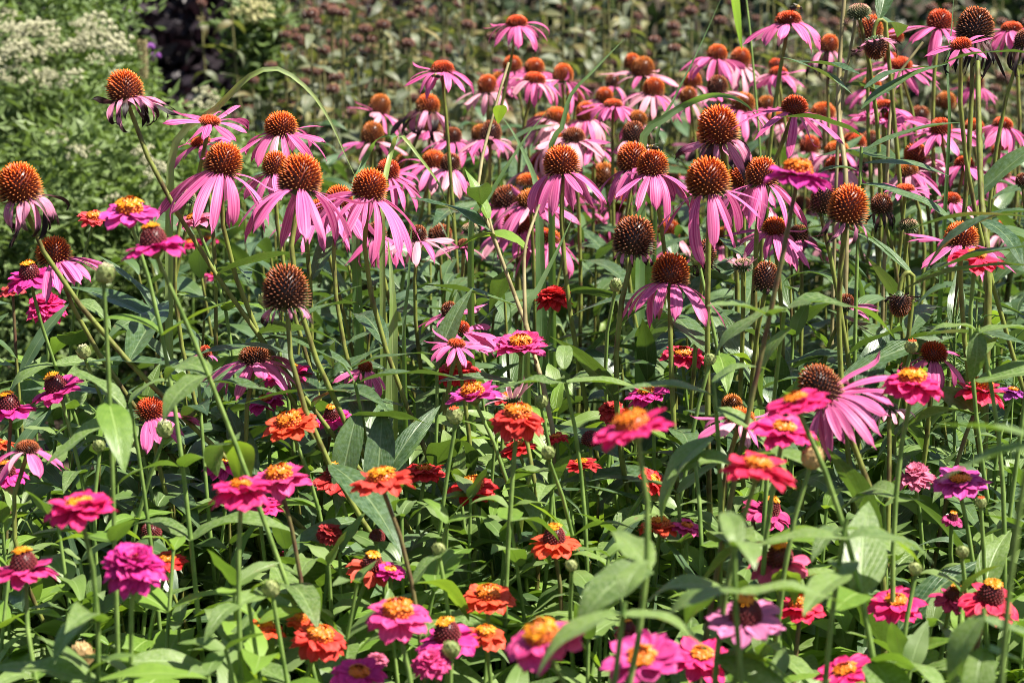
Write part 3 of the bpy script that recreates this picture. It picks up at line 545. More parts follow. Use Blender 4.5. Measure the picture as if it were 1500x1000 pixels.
# ------------------------------------------------------------------ zinnias
HOT = (0.90, 0.012, 0.22); MAG = (0.80, 0.018, 0.31); RED = (0.80, 0.010, 0.008); ORG = (0.88, 0.085, 0.010); LPK = (0.80, 0.20, 0.34); PUR = (0.72, 0.055, 0.38); RPK = (0.86, 0.008, 0.085); CRL = (0.80, 0.06, 0.07); PNK = (0.84, 0.06, 0.30); PAL = (0.72, 0.22, 0.46)
ZL = []
def zi(*a, **k): ZL.append((a, k))
def zdepth(y, W, d, base):
    if d: return d
    lim = 2.58 - max(0, y - 430) * 0.0015
    return min(FPX * base / W, max(lim, 1.72) * 1.10)
def zinnia(x, y, W, sty, c, label, d=None, tx=0.0, ty=None, lean=0.0, n=None, layers=None, oc=None, leaves=None, base=0.052, dk=None):
    d = zdepth(y, W, d, base); P = at(x, y, d); Rb = W * d / FPX * 0.56; ty = random.uniform(-0.02, 0.34) if ty is None else ty
    tx += random.gauss(0, .15); A = unit([tx, -ty, 1.0]); F = frame_from(A); O = P + A * (0.0 if sty != 'spent' else -0.006)
    foot = O - A * Rb * 0.28
    pts, G = stem_curve(foot, A, lean + random.gauss(0, .07), random.uniform(-0.03, 0.06)); g = np.asarray(G)
    root = thing('zinnia', label, 'flower', G)
    sm = MB(); tube(sm, pts - g, 0.0020, 0.0031, 6, 0.04, x); sm.obj('stem', 'green_stem' if random.random() < 0.75 else 'brown_stem', root)
    cx = MB(); lathe(cx, [(0.0023, -Rb * .34), (Rb * .14, -Rb * .26), (Rb * .30, -Rb * .12), (Rb * .32, -Rb * .02), (Rb * .2, Rb * .02)], 12, F, O - g, 0.04); cx.obj('calyx', 'calyx', root)
    # disc
    if sty == 'flat': rd, hd, crown = random.uniform(.24, .33), .15, 1.0
    elif sty == 'dome': rd, hd, crown = .36, .52, .42
    elif sty == 'high': rd, hd, crown = .38, .32, .9
    elif sty == 'double': rd, hd, crown = .17, .10, 0.9
    else: rd, hd, crown = .52, .62, 0.0
    rd *= Rb; hd *= Rb; z0 = Rb * 0.05
    db = MB(); lathe(db, [(rd * math.sqrt(max(0, 1 - c0 * c0)) ** 0.82, z0 + hd * c0) for c0 in np.linspace(0, 0.999, 8)], 14, F, O - g)
    nd = 150 if sty in ('dome', 'spent') else 70; Pp, Nn, uh = dome_points(nd, rd, hd, 0.02); Pp[:, 2] += z0; D = Nn + np.array([0, 0, .3]); D /= np.linalg.norm(D, axis=1)[:, None]
    spikes(db, Pp, D, np.full(nd, rd * .17), np.full(nd, rd * 1.35 / math.sqrt(nd)), uh, F, O - g); dk_o = db.obj('disc', 'zinnia_dome' if sty in ('dome', 'spent') else 'zinnia_floret_orange', root)
    if crown:
        fb = MB(); nf = int(18 + 26 * crown) if sty != 'double' else 12; 
        ring = rd * (crown ** 0.75) if sty != 'double' else rd * 1.2
        i = np.arange(nf) + .5; rr = ring * np.sqrt(i / nf) if crown < .6 else ring * np.sqrt(0.22 + 0.78 * i / nf); ph = i * 2.4 + rng.normal(0, .2, nf)
        zz = z0 + hd * np.sqrt(np.clip(1 - (rr / (rd * 1.05 if sty != 'double' else rd * 1.5)) ** 2, 0.02, 1)) + rng.uniform(0, .03, nf) * Rb
        fl = Rb * rng.uniform(.12, .20, nf)
        for q in range(nf):   # each floret a small five-lobed cup
            p = np.array([rr[q] * math.cos(ph[q]), rr[q] * math.sin(ph[q]), zz[q]]); ax = unit([math.cos(ph[q]) * .5, math.sin(ph[q]) * .5, 1]); Ff = frame_from(ax); s = fl[q] * .62
            V = [p, *[p + Ff @ np.array([math.cos(a) * s * .45, math.sin(a) * s * .45, s * .8]) for a in np.linspace(0, 6.283, 6)[:5]], *[p + Ff @ np.array([math.cos(a + .3) * s * (1.05 + .2 * (k % 2)), math.sin(a + .3) * s * 1.05, s * 1.0]) for k, a in enumerate(np.linspace(0, 6.283, 6)[:5])], p + Ff @ np.array([0, 0, s * .9])]
            V = np.array(V) @ F.T + (O - g); uvs = [(.3, 0)] + [(.5, .7)] * 5 + [(.6, 1)] * 5 + [(.5, .5)]
            fc = [(0, 1 + k, 1 + (k + 1) % 5) for k in range(5)] + [(1 + k, 6 + k, 1 + (k + 1) % 5) for k in range(5)] + [(1 + k, 1 + (k + 1) % 5, 11) for k in range(5)]
            fb.add(V, fc, uvs)
        fb.obj('floret_ring', oc or ('zinnia_floret' if (c not in (MAG, PUR) or random.random() < .6) and (sty == 'dome' or random.random() < .4) else 'zinnia_floret_orange'), dk_o)
    # petals
    if sty == 'double': lay = layers or [(20, 1.0, 30), (19, .90, 16), (17, .78, 2), (15, .64, -13), (12, .50, -28), (9, .36, -44)]
    elif sty == 'spent': lay = layers or []
    elif sty == 'flat': lay = layers or [(13, 1.0, 12), (10, .84, -6)]
    elif sty == 'high': lay = layers or [(12, 1.0, 16), (9, .86, -2)]
    else: lay = layers or [(12, 1.0, 18), (6, .85, 4)]
    wq = .56 if sty != 'double' else .44
    for li, (pn, fl, an) in enumerate(lay):
        ph0 = random.uniform(0, 6); pn = max(3, pn + random.choice([-2, -1, 0, 0, 1])); an += random.gauss(0, 6)
        for i in range(pn):
            phi = ph0 + (i + random.gauss(0, .12)) * 2 * math.pi / pn; pb = MB(); r0 = rd * .7
            ll = (Rb * fl - r0) * random.uniform(.90, 1.08)
            petal(pb, F, O - g, phi, r0, Rb * (.0 + .045 * li), ll, Rb * wq * random.uniform(.88, 1.12), R(an - 16 + random.gauss(0, 8)), R(an + 14 + random.gauss(0, 14)), random.gauss(0, .15), random.uniform(-.05, .35), 0.0, 0.42, nu=7, nv=9, wav=.035, base=.34, seed=random.uniform(0, 6))
            k = random.uniform(.9, 1.08); cc = tuple(min(1, q * k) for q in c)
            pb.obj('petal', 'zinnia_petal', root, color=cc)
    nl = 7 if leaves is None else leaves + 3; az = random.uniform(0, 3.14)
    for i in range(nl):
        k = 2 + int(i * 1.45 + random.random() * 1.0); k = min(k, len(pts) - 2); az += 1.57 + random.gauss(0, .25)
        for sgn in (0, math.pi):
            put_leaf('zinnia' if i > 1 or random.random() < .5 else random.choice(['zinnia', 'young']), root, pts[k] - g, az + sgn + random.gauss(0, .2), R(random.uniform(0, 45)), random.uniform(.07, .108) * min(1.15, 0.75 + .2 * i), random.uniform(-.3, .3))
    return root

zi(190, 311, 86, 'high', PUR, 'magenta-purple zinnia with golden disc below the white-flowered shrub at left', lean=.1)
zi(137, 321, 46, 'high', CRL, 'coral zinnia touching the left side of a magenta-purple one', lean=.1)
zi(226, 361, 92, 'dome', MAG, 'magenta zinnia with tall maroon dome on a forked stem, upper left', lean=.3)
zi(44, 407, 70, 'dome', MAG, 'magenta zinnia tilted left, yellow fringe on one side, far left', tx=-.25, lean=.35)
zi(68, 448, 62, 'double', HOT, 'frilly hot pink double zinnia behind slanting stems at far left')
zi(18, 425, 40, 'flat', CRL, 'small coral zinnia at the left edge under the tilted magenta one')
zi(1168, 257, 96, 'high', (0.62, 0.02, 0.34), 'vivid magenta zinnia seen side-on, held high on a dark straight stem', d=2.0, ty=.0, leaves=2)
zi(810, 435, 57, 'double', RED, 'scarlet double zinnia standing alone in the middle above dark stems', ty=.05)
zi(763, 508, 73, 'high', PNK, 'pink zinnia with brownish orange disc at the centre of the bed', oc='zinnia_floret_orange', layers=[(13, 1.0, -6), (11, .85, -20)])
zi(668, 542, 67, 'high', RED, 'scarlet zinnia with a ring of yellow florets and a fly on top', layers=[(15, 1.0, 28), (13, .86, 10), (9, .7, -5)])
zi(694, 580, 78, 'high', PUR, 'lilac-pink zinnia with orange button disc below the ringed scarlet one', oc='zinnia_floret_orange', layers=[(9, 1.0, 6), (7, .88, -18)])
zi(758, 612, 86, 'high', (0.74, 0.03, 0.012), 'red-orange zinnia with deep layered skirt and orange crown', oc='zinnia_floret_orange', layers=[(14, 1.0, 34), (13, .88, 16), (9, .74, 2)])
zi(744, 586, 42, 'high', RED, 'small red zinnia with yellow top peeping behind the layered red-orange one')
zi(758, 656, 54, 'flat', RED, 'little bright red zinnia right under the layered red-orange one', ty=.05)
zi(928, 628, 112, 'high', HOT, 'large blurred hot pink zinnia with thick orange disc, nearest in the middle', ty=.02, layers=[(11, 1.0, 10), (8, .9, -12)], leaves=2)
zi(948, 576, 66, 'flat', MAG, 'neat flat magenta zinnia above the large blurred hot pink one')
zi(896, 600, 44, 'double', (.72, .03, .02), 'red zinnia with quilled petals behind the large blurred hot pink one')
zi(866, 641, 46, 'spent', RED, 'spent maroon zinnia head without petals left of the blurred hot pink one')
zi(1000, 520, 66, 'flat', RPK, 'crimson zinnia with flat orange disc beside a round bud, right of centre')
zi(1430, 378, 78, 'flat', RPK, 'crimson-pink zinnia beneath the wide level coneflower on the right', layers=[(10, 1.0, 16), (9, .85, 0)])
zi(1336, 562, 90, 'high', HOT, 'hot pink zinnia with layered petals and an orange head rising behind it', layers=[(13, 1.0, 20), (11, .9, 4), (6, .75, -6)])
zi(1327, 536, 34, 'spent', MAG, 'yellow-orange zinnia disc poking up behind the layered hot pink one', oc='zinnia_floret', dk=1)
zi(1437, 572, 76, 'high', RPK, 'red zinnia with wide golden-orange button near the right edge', layers=[(10, 1.0, 22), (8, .85, 4)])
zi(1484, 574, 46, 'flat', (0.50, 0.06, 0.46), 'purple zinnia with small yellow eye at the right edge')
zi(1168, 591, 98, 'flat', HOT, 'blurred hot pink zinnia with two orange specks, upper of a close pair', base=.050, leaves=1)
zi(1148, 632, 94, 'flat', HOT, 'blurred hot pink zinnia directly under another, orange disc crossed by a stem', base=.052, leaves=1)
zi(1110, 687, 106, 'flat', RPK, 'blurred rose-red zinnia with broad orange disc, lowest of three stacked blooms', base=.052, layers=[(11, 1.0, 12), (8, .88, -8)])
zi(1340, 696, 62, 'double', LPK, 'soft pink double zinnia behind a hanging leaf on the right')
zi(1406, 706, 82, 'flat', PUR, 'flat magenta zinnia with yellow disc, right of the soft pink double')
zi(1125, 751, 72, 'dome', (.62, .02, .20), 'deep magenta zinnia with dark maroon dome, half behind a stem, lower right', tx=.2)
zi(1142, 824, 92, 'dome', (.74, .09, .22), 'pink zinnia with huge orange-gold dome behind vertical stems, lower right', oc='zinnia_floret_orange')
zi(1092, 908, 112, 'dome', PAL, 'pale pink zinnia with dark dome and yellow tuft behind stems near the bottom', base=.056)
zi(1172, 890, 74, 'high', RPK, 'rose zinnia with orange disc just right of the pale pink one', oc='zinnia_floret_orange')
zi(942, 967, 112, 'flat', (.70, .05, .32), 'broad pink zinnia with orange disc at the bottom right of centre', base=.054, ty=.4, layers=[(10, 1.0, -4), (7, .9, -14)])
zi(1028, 962, 90, 'flat', HOT, 'hot pink zinnia touching the broad pink one at the bottom', base=.05, ty=.35)
zi(1240, 986, 90, 'flat', HOT, 'hot pink zinnia under a leaf cut by the bottom edge, right side', base=.05)
zi(1313, 884, 82, 'flat', HOT, 'pink zinnia with mottled orange disc below a small green bud, lower right', ty=.3, layers=[(12, 1.0, 8), (10, .86, -10)])
zi(1449, 879, 90, 'dome', RPK, 'rose-red zinnia with orange tuft over a dark dome, lower right corner')
zi(1395, 876, 62, 'dome', (.55, .02, .14), 'dark rose zinnia partly behind a big leaf in the lower right')
zi(966, 771, 62, 'high', ORG, 'orange-red zinnia with yellow crown crowding a pink one, lower middle')
zi(1006, 772, 48, 'flat', PNK, 'small pink zinnia pressed against an orange-red one')
zi(957, 704, 48, 'flat', RED, 'red zinnia turned sideways behind the front stems', tx=.9, ty=.5)
zi(812, 794, 76, 'dome', ORG, 'orange-red zinnia with dark dome and yellow top, lower middle')
zi(715, 875, 76, 'high', ORG, 'tidy orange zinnia with golden crown, alone below the dark gap', layers=[(13, 1.0, 16), (9, .85, 2)])
zi(583, 901, 97, 'high', PNK, 'pink zinnia with orange disc above a long pale leaf, lower middle', ty=.2)
zi(656, 936, 92, 'dome', MAG, 'magenta zinnia with brown dome and yellow cap behind a bud')
zi(796, 936, 114, 'high', PNK, 'deep pink zinnia with golden dome overlapped by a large pale leaf')
zi(712, 930, 60, 'high', ORG, 'orange zinnia half hidden between two pink ones near the bottom')
zi(468, 936, 82, 'high', (.76, .035, .012), 'bright vermilion zinnia with orange disc, lower left of centre', oc='zinnia_floret_orange', layers=[(12, 1.0, 26), (10, .86, 6)])
zi(440, 909, 44, 'high', ORG, 'small orange zinnia disc rising behind the bright vermilion one')
zi(386, 922, 62, 'high', ORG, 'orange zinnia left of the vermilion one behind a thin stem')
zi(526, 988, 78, 'flat', MAG, 'magenta zinnia cut by the bottom edge left of centre')
zi(543, 831, 70, 'dome', (.70, .07, .015), 'dull orange zinnia with dark dome in the shade, lower middle')
zi(572, 836, 44, 'flat', MAG, 'shaded magenta zinnia beside the dull orange one')
zi(553, 781, 38, 'spent', MAG, 'dark maroon zinnia cone without petals in the shadow, lower middle')
zi(196, 826, 98, 'double', (.74, .01, .30), 'full magenta double zinnia with pale star centre, lower left', ty=.38, lean=-.05)
zi(246, 821, 56, 'flat', RED, 'crimson zinnia mostly hidden behind the full magenta double')
zi(118, 744, 102, 'flat', HOT, 'hot pink zinnia standing above a straight pale stem at left', ty=.05, layers=[(14, 1.0, 14), (12, .86, 0), (7, .7, -10)])
zi(36, 836, 94, 'dome', (.72, .03, .24), 'rosy magenta zinnia with maroon dome at the left edge', lean=.25)
zi(221, 775, 48, 'spent', MAG, 'brown zinnia dome with yellow tuft under a long leaf at left', dk=1)
zi(353, 717, 96, 'flat', HOT, 'hot pink zinnia at front of a cluster of three, orange disc, left')
zi(410, 702, 88, 'high', PNK, 'pink zinnia at the back of a cluster of three with an orange top')
zi(379, 742, 66, 'flat', HOT, 'small pink zinnia lowest in a cluster of three')
zi(330, 677, 64, 'flat', MAG, 'flat magenta zinnia half covered by a dark leaf, left of the pink cluster')
zi(493, 700, 74, 'dome', (.70, .03, .02), 'red zinnia with tall maroon dome and yellow crown next to an orange-red one')
zi(560, 706, 90, 'high', (.76, .05, .02), 'large orange-red zinnia with domed orange centre on a thick stem', ty=.02)
zi(621, 691, 66, 'flat', RED, 'red zinnia behind the large orange-red one and a folded leaf')
zi(692, 715, 72, 'high', RED, 'red zinnia with yellow tuft partly under a leaf, middle')
zi(483, 779, 42, 'double', (.45, .01, .01), 'dark red zinnia in shade under the domed red one')
zi(425, 623, 80, 'high', ORG, 'orange-red zinnia with yellow top beside a small magenta one, left of centre')
zi(487, 612, 56, 'dome', MAG, 'small magenta zinnia with raised brown dome right of the orange-red one')
zi(422, 549, 72, 'high', HOT, 'pink zinnia with flat orange crown below the fanned coneflower')
zi(85, 572, 76, 'dome', (.72, .03, .28), 'magenta zinnia with large round brown dome and tiny yellow tuft at left', tx=-.1, ty=.2)
zi(14, 601, 76, 'dome', MAG, 'magenta zinnia with yellow-capped maroon dome cut by the left edge, mid height', tx=-.1)
zi(10, 696, 60, 'dome', MAG, 'magenta zinnia with one upright petal at the left edge')
zi(514, 630, 34, 'flat', LPK, 'tiny half-open pale pink zinnia under the small magenta one')
zi(2, 650, 34, 'flat', ORG, 'orange zinnia just entering at the left edge')
zi(852, 680, 52, 'flat', (.6, .01, .01), 'red zinnia under the spent maroon head')
zi(815, 641, 38, 'flat', RED, 'small red zinnia to the left of the spent maroon head')
zi(286, 322, 60, 'flat', LPK, 'pale pink zinnia low behind the long-hanging coneflower at left', d=2.7)
zi(920, 923, 46, 'dome', (.3, .01, .01), 'maroon zinnia dome tipped orange behind a thick front stem', n=0, layers=[])
zi(415, 812, 24, 'flat', HOT, 'tiny pink zinnia glimpsed between leaves, lower left', d=2.5)
zi(1098, 806, 36, 'spent', MAG, 'dark wine-coloured zinnia head behind front stems, lower right')
zi(632, 968, 62, 'double', PNK, 'pink zinnia showing under a leaf at the bottom middle')
zi(390, 588, 56, 'flat', MAG, 'magenta zinnia half hidden by leaves below the pink orange-crowned one')
zi(1100, 743, 30, 'flat', HOT, 'small hot pink zinnia behind the deep magenta domed one')
zi(552, 964, 34, 'double', LPK, 'small salmon-pink zinnia behind the one cut by the bottom edge')
zi(280, 357, 40, 'flat', HOT, 'blurred pink zinnia far behind the left stems, higher of three', d=3.9, leaves=2)
zi(305, 352, 34, 'flat', HOT, 'blurred pink zinnia far behind the left stems, right of the higher one', d=4.0, leaves=2)
zi(316, 404, 36, 'flat', PNK, 'blurred pink zinnia far behind the left stems, lowest of three', d=3.8, leaves=2)
zi(1395, 760, 34, 'dome', (.5, .02, .2), 'dark magenta zinnia in the gap under the flat magenta one on the right')

# ------------------------------------------------------------------ zinnia buds
BL = [(154, 402, 28, 'g', 'big open-topped green bud on a pale stalk before the shrub, upper left', 1), (123, 516, 20, 'g', 'small green bud with frayed top at left, over the brown-domed magenta zinnia', 1),
 (241, 629, 24, 'g', 'yellowish bud with pink tip beside the low red-coned coneflower', 1), (145, 653, 18, 'g', 'round pale bud on a bent neck, left', 0), (389, 439, 21, 'g', 'round green bud in front of the big spent brown cone', 0),
 (666, 609, 24, 'r', 'pink-tipped bud just below the lilac-pink zinnia', 1), (803, 663, 20, 'g', 'pale round bud right of the little bright red zinnia', 0), (397, 862, 26, 'g', 'blurred round bud with a pink blush, lower left of centre', 0),
 (120, 960, 34, 't', 'large blurred tan bud at the bottom left', 1), (643, 804, 19, 'g', 'pale cream bud above a bright green bract, lower middle', 0), (661, 951, 26, 'g', 'green bud in front of the brown-domed magenta zinnia at the bottom', 0),
 (837, 828, 17, 'g', 'tiny round bud right of the dark-domed orange-red zinnia', 0), (904, 841, 20, 't', 'pointed tan bud with orange tip, lower middle', 0), (1023, 378, 22, 'r', 'red-tipped green bud on a straight stalk beside the mid-height coneflower', 1),
 (1040, 526, 17, 'g', 'round bud right of the flat crimson zinnia', 0), (1190, 671, 32, 't', 'large blurred tan bud on a straight stem, right of the stacked pink blooms', 1), (1335, 508, 19, 'r', 'small red-tipped bud left of the low veined coneflower', 1),
 (1437, 736, 16, 'r', 'little bud with a coral tip under the flat magenta zinnia at right', 1), (1341, 833, 19, 'g', 'round green bud over the mottled pink zinnia, lower right', 0), (902, 418, 18, 'g', 'grey-green bud with flat top right of the lone scarlet zinnia', 1),
 (793, 588, 19, 'g', 'green bud with pinkish tip right of the small yellow-topped red zinnia', 0), (1017, 660, 17, 'g', 'pale round bud left of the rose-red blurred zinnia', 0), (1410, 808, 18, 'g', 'dull green bud on a thin stem near the right edge', 0)]
def zbud(x, y, W, kind, label, open_):
    d = 2.55 - (y - 400) * 0.00115 if W < 26 else 1.95; d = min(d, 2.55); P = at(x, y, d); r = W * d / FPX * .5; A = unit([random.gauss(0, .12), -.05, 1]); F = frame_from(A)
    foot = P - A * r * .95; pts, G = stem_curve(foot, A, random.uniform(-.08, .08), .03); g = np.asarray(G); root = thing('zinnia_bud', label, 'flower bud', G)
    sm = MB(); tube(sm, pts - g, .0019, .003, 6, .04, x); sm.obj('stem', 'green_stem', root)
    b = MB(); top = 1.05 if not open_ else .85
    lathe(b, [(r * .22, -r), (r * .72, -r * .8), (r * .98, -r * .3), (r * .97, r * .15), (r * .80, r * .6), (r * (.45 if not open_ else .72), r * .9), (r * .08, r * top)], 14, F, P - g, .03)
    # overlapping scales
    for row, (rz, rr_) in enumerate(((-.55, .93), (-.1, 1.02), (.35, .93))):
        for k in range(9):
            a = 2 * math.pi * (k + .5 * (row % 2)) / 9; leaf_geo(b, F @ leaf_frame(a, R(78 if row < 2 else 104), 0) if True else F, F @ np.array([math.cos(a) * r * rr_, math.sin(a) * r * rr_, rz * r]) + P - g, r * .62, r * .62, R(10), .1, 'ovate', 0, nu=4, nv=5)
    bud_o = b.obj('bud', 'bud_green' if kind != 't' else 'bud_tan', root)
    if open_:
        tb = MB(); nn = 16; ph = np.arange(nn) * 2.4; rr = r * .62 * np.sqrt((np.arange(nn) + .5) / nn); spikes(tb, np.column_stack([np.cos(ph) * rr, np.sin(ph) * rr, np.full(nn, r * .7)]), np.tile([0, 0, 1.0], (nn, 1)) + rng.normal(0, .1, (nn, 3)), np.full(nn, r * .5), np.full(nn, r * .16), np.full(nn, .5), F, P - g); tb.obj('petal_tip', 'cone_red' if kind == 'r' else ('bristle' if kind == 'g' else 'bud_tan'), bud_o)
    az = random.uniform(0, 3.1)
    for i in range(3):
        k = 1 + i * 2 if i else 1; az += 1.57
        for s in (0, math.pi): put_leaf(random.choice(['young', 'zinnia']) if i < 2 else 'zinnia', root, pts[min(k + 1, 12)] - g, az + s + random.gauss(0, .2), R(random.uniform(5, 50)), random.uniform(.045, .08), random.uniform(-.2, .2))
    return root

# ------------------------------------------------------------------ leafy stems without flowers
def leafy_proto(kind, h, seed):
    random.seed(seed); st = MB(); fo = MB(); bend = random.gauss(0, .03)
    pts = bez((0, 0, 0), (0, 0, h * .4), (bend, bend * .5, h * .7), (bend * 2, bend, h), 10); tube(st, pts, .0034, .0016, 5, .04, seed)
    az = random.uniform(0, 6); n = 9 if kind == 'zinnia' else 19
    for i in range(n):
        t = .30 + .70 * i / (n - 1); p = pts[0] * 0 + np.array([np.interp(t, np.linspace(0, 1, 10), pts[:, c]) for c in range(3)])
        if kind == 'zinnia':
            az += 1.57 + random.gauss(0, .2); ln = random.uniform(.08, .13) * (1 if i < n - 2 else .62 if i < n - 1 else .40)
            for s in (0, math.pi): leaf_geo(fo, leaf_frame(az + s + random.gauss(0, .15), R(random.uniform(5, 45) + (18 if i >= n - 2 else 0)), random.gauss(0, .2)), p, ln, ln * random.uniform(.32, .46), R(random.uniform(15, 85)), random.uniform(.12, .45), 'ovate', random.uniform(.03, .09), random.gauss(0, .3), nu=5, nv=9, seed=random.uniform(0, 6), side=random.gauss(0, .06))
        else:
            az += 2.4 + random.gauss(0, .3); ln = random.uniform(.10, .175) * (1.1 - .5 * t)
            leaf_geo(fo, leaf_frame(az, R(random.uniform(10, 65)), random.gauss(0, .3)), p, ln, ln * random.uniform(.19, .30), R(random.uniform(20, 110)), random.uniform(.15, .5), 'lance', random.uniform(.02, .07), random.gauss(0, .4), nu=5, nv=10, seed=random.uniform(0, 6), side=random.gauss(0, .1))
    return st.mesh('stem', 'green_stem' if kind == 'zinnia' else 'cone_stem'), fo
ZP = []; CP = []
for s in range(10):
    st, fo = leafy_proto('zinnia', 1.0 * .6, 100 + s); ZP.append((st, fo.mesh('foliage', 'zinnia_leaf' if s % 4 else 'young_leaf')))
for s in range(10):
    st, fo = leafy_proto('cone', .7, 200 + s); CP.append((st, fo.mesh('foliage', 'cone_leaf')))
def place_leafy(protos, name, x, y, h, hp, label, cat, group):
    st, fo = random.choice(protos); r = thing(name, label, cat, (x, y, 0), group); s = h / hp; r.rotation_euler = (random.gauss(0, .06), random.gauss(0, .06), random.uniform(0, 6.28)); r.scale = (.6 + .4 * s, .6 + .4 * s, s)
    link('stem', st, r); link('foliage', fo, r)
random.seed(31)
def clear_height(x, y, h):
    while h > .30 and any(shades((x + ox, y, h - oz)) for ox in (-.06, 0, .06) for oz in (0, .05, .12)): h -= .03
    return h
def best_spot(xs, d, h):
    c = []
    for x in xs: P = at(x, 500, d); c.append((clear_height(P[0], P[1], h), P))
    k = max(c, key=lambda q: q[0]); return k[1], k[0]
def fill_zinnia(n):
    for i in range(n):
        d = 1.72 + 1.3 * ((i + random.random()) / n) ** 0.9; px = 750 + (random.random() - .5) * 1500 * 1.24
        P, h = best_spot([px + k * random.uniform(12, 30) for k in range(-2, 3)], d, random.uniform(.54, .69) + (d - 2.0) * 0.08)
        place_leafy(ZP, 'leafy_zinnia_stem', P[0], P[1], h, .6, 'leafy zinnia stem without a flower in the lower front bed', 'plant', 'flowerless leafy zinnia stems')
def fill_cone(n):
    for i in range(n):
        d = 2.25 + 2.4 * ((i + random.random()) / n) ** 1.25; lo = -150 if d < 3.0 else 330
        px = random.uniform(lo, 1650); P, h = best_spot([px + k * random.uniform(12, 30) for k in range(-2, 3)], d, min(random.uniform(.64, .86), .62 + .26 * (d - 2.2)) + (d - 3) * .03)
        place_leafy(CP, 'leafy_coneflower_stem', P[0], P[1], h, .7, 'leafy coneflower stem without a flower between the coneflowers', 'plant', 'flowerless leafy coneflower stems')

# ------------------------------------------------------------------ grass blades, stalks
def ribbon(mb, pts, w0, wm, tip=True, fold=.25, nu=5, roll=0.0):
    pts = np.asarray(pts, float); n = len(pts); T = np.gradient(pts, axis=0); V = []; UV = []
    for j in range(n):
        t = j / (n - 1); tt = unit(T[j]); view = unit(np.array([0.2, -1.0, .35])); x = unit(np.cross(tt, view)); nn = np.cross(x, tt)
        a = roll + .35 * math.sin(t * 4); x, nn = x * math.cos(a) + nn * math.sin(a), nn * math.cos(a) - x * math.sin(a)
        w = (w0 + (wm - w0) * min(1, t * 1.6)) * (max(0.02, 1 - max(0, t - .45) / .55) ** .8 if tip else 1)
        for k in range(nu):
            u = -1 + 2 * k / (nu - 1); V.append(pts[j] + x * w * .5 * u + nn * fold * w * .5 * abs(u)); UV.append((.5 + .5 * u, t))
    mb.add(V, grid_faces(nu, n), UV)
def spline(P, n):
    P = np.asarray(P, float); t = np.concatenate([[0], np.cumsum(np.linalg.norm(np.diff(P, axis=0), axis=1) ** .75)]); m = len(P)
    T = np.zeros_like(P); T[1:-1] = (P[2:] - P[:-2]) / (t[2:] - t[:-2])[:, None]; T[0] = (P[1] - P[0]) / (t[1] - t[0]); T[-1] = (P[-1] - P[-2]) / (t[-1] - t[-2]); out = []
    for s in np.linspace(0, t[-1], n):
        i = min(max(np.searchsorted(t, s) - 1, 0), m - 2); h = t[i + 1] - t[i]; u = (s - t[i]) / h
        out.append((2 * u ** 3 - 3 * u * u + 1) * P[i] + (u ** 3 - 2 * u * u + u) * h * T[i] + (-2 * u ** 3 + 3 * u * u) * P[i + 1] + (u ** 3 - u * u) * h * T[i + 1])
    return np.array(out)
def grass(label, pix, w, mat='grass_leaf', name='grass_blade', root=True, n=44, roll=0.0, tip=True):
    """pix: (px, py, depth) from base to tip; the blade goes down to the soil below its first point"""
    P = [at(*p) for p in pix]
    if root: P = [np.array([P[0][0] + random.uniform(-.03, .03), P[0][1] + .02, 0.0])] + P
    g = np.array([P[0][0], P[0][1], 0.0]); mb = MB(); d = pix[0][2]; ribbon(mb, spline(P, n) - g, w * d / FPX * .35, w * d / FPX, tip, roll=roll)
    o = mb.obj(name, mat); o.location = g; tag(o, label, 'grass'); return o
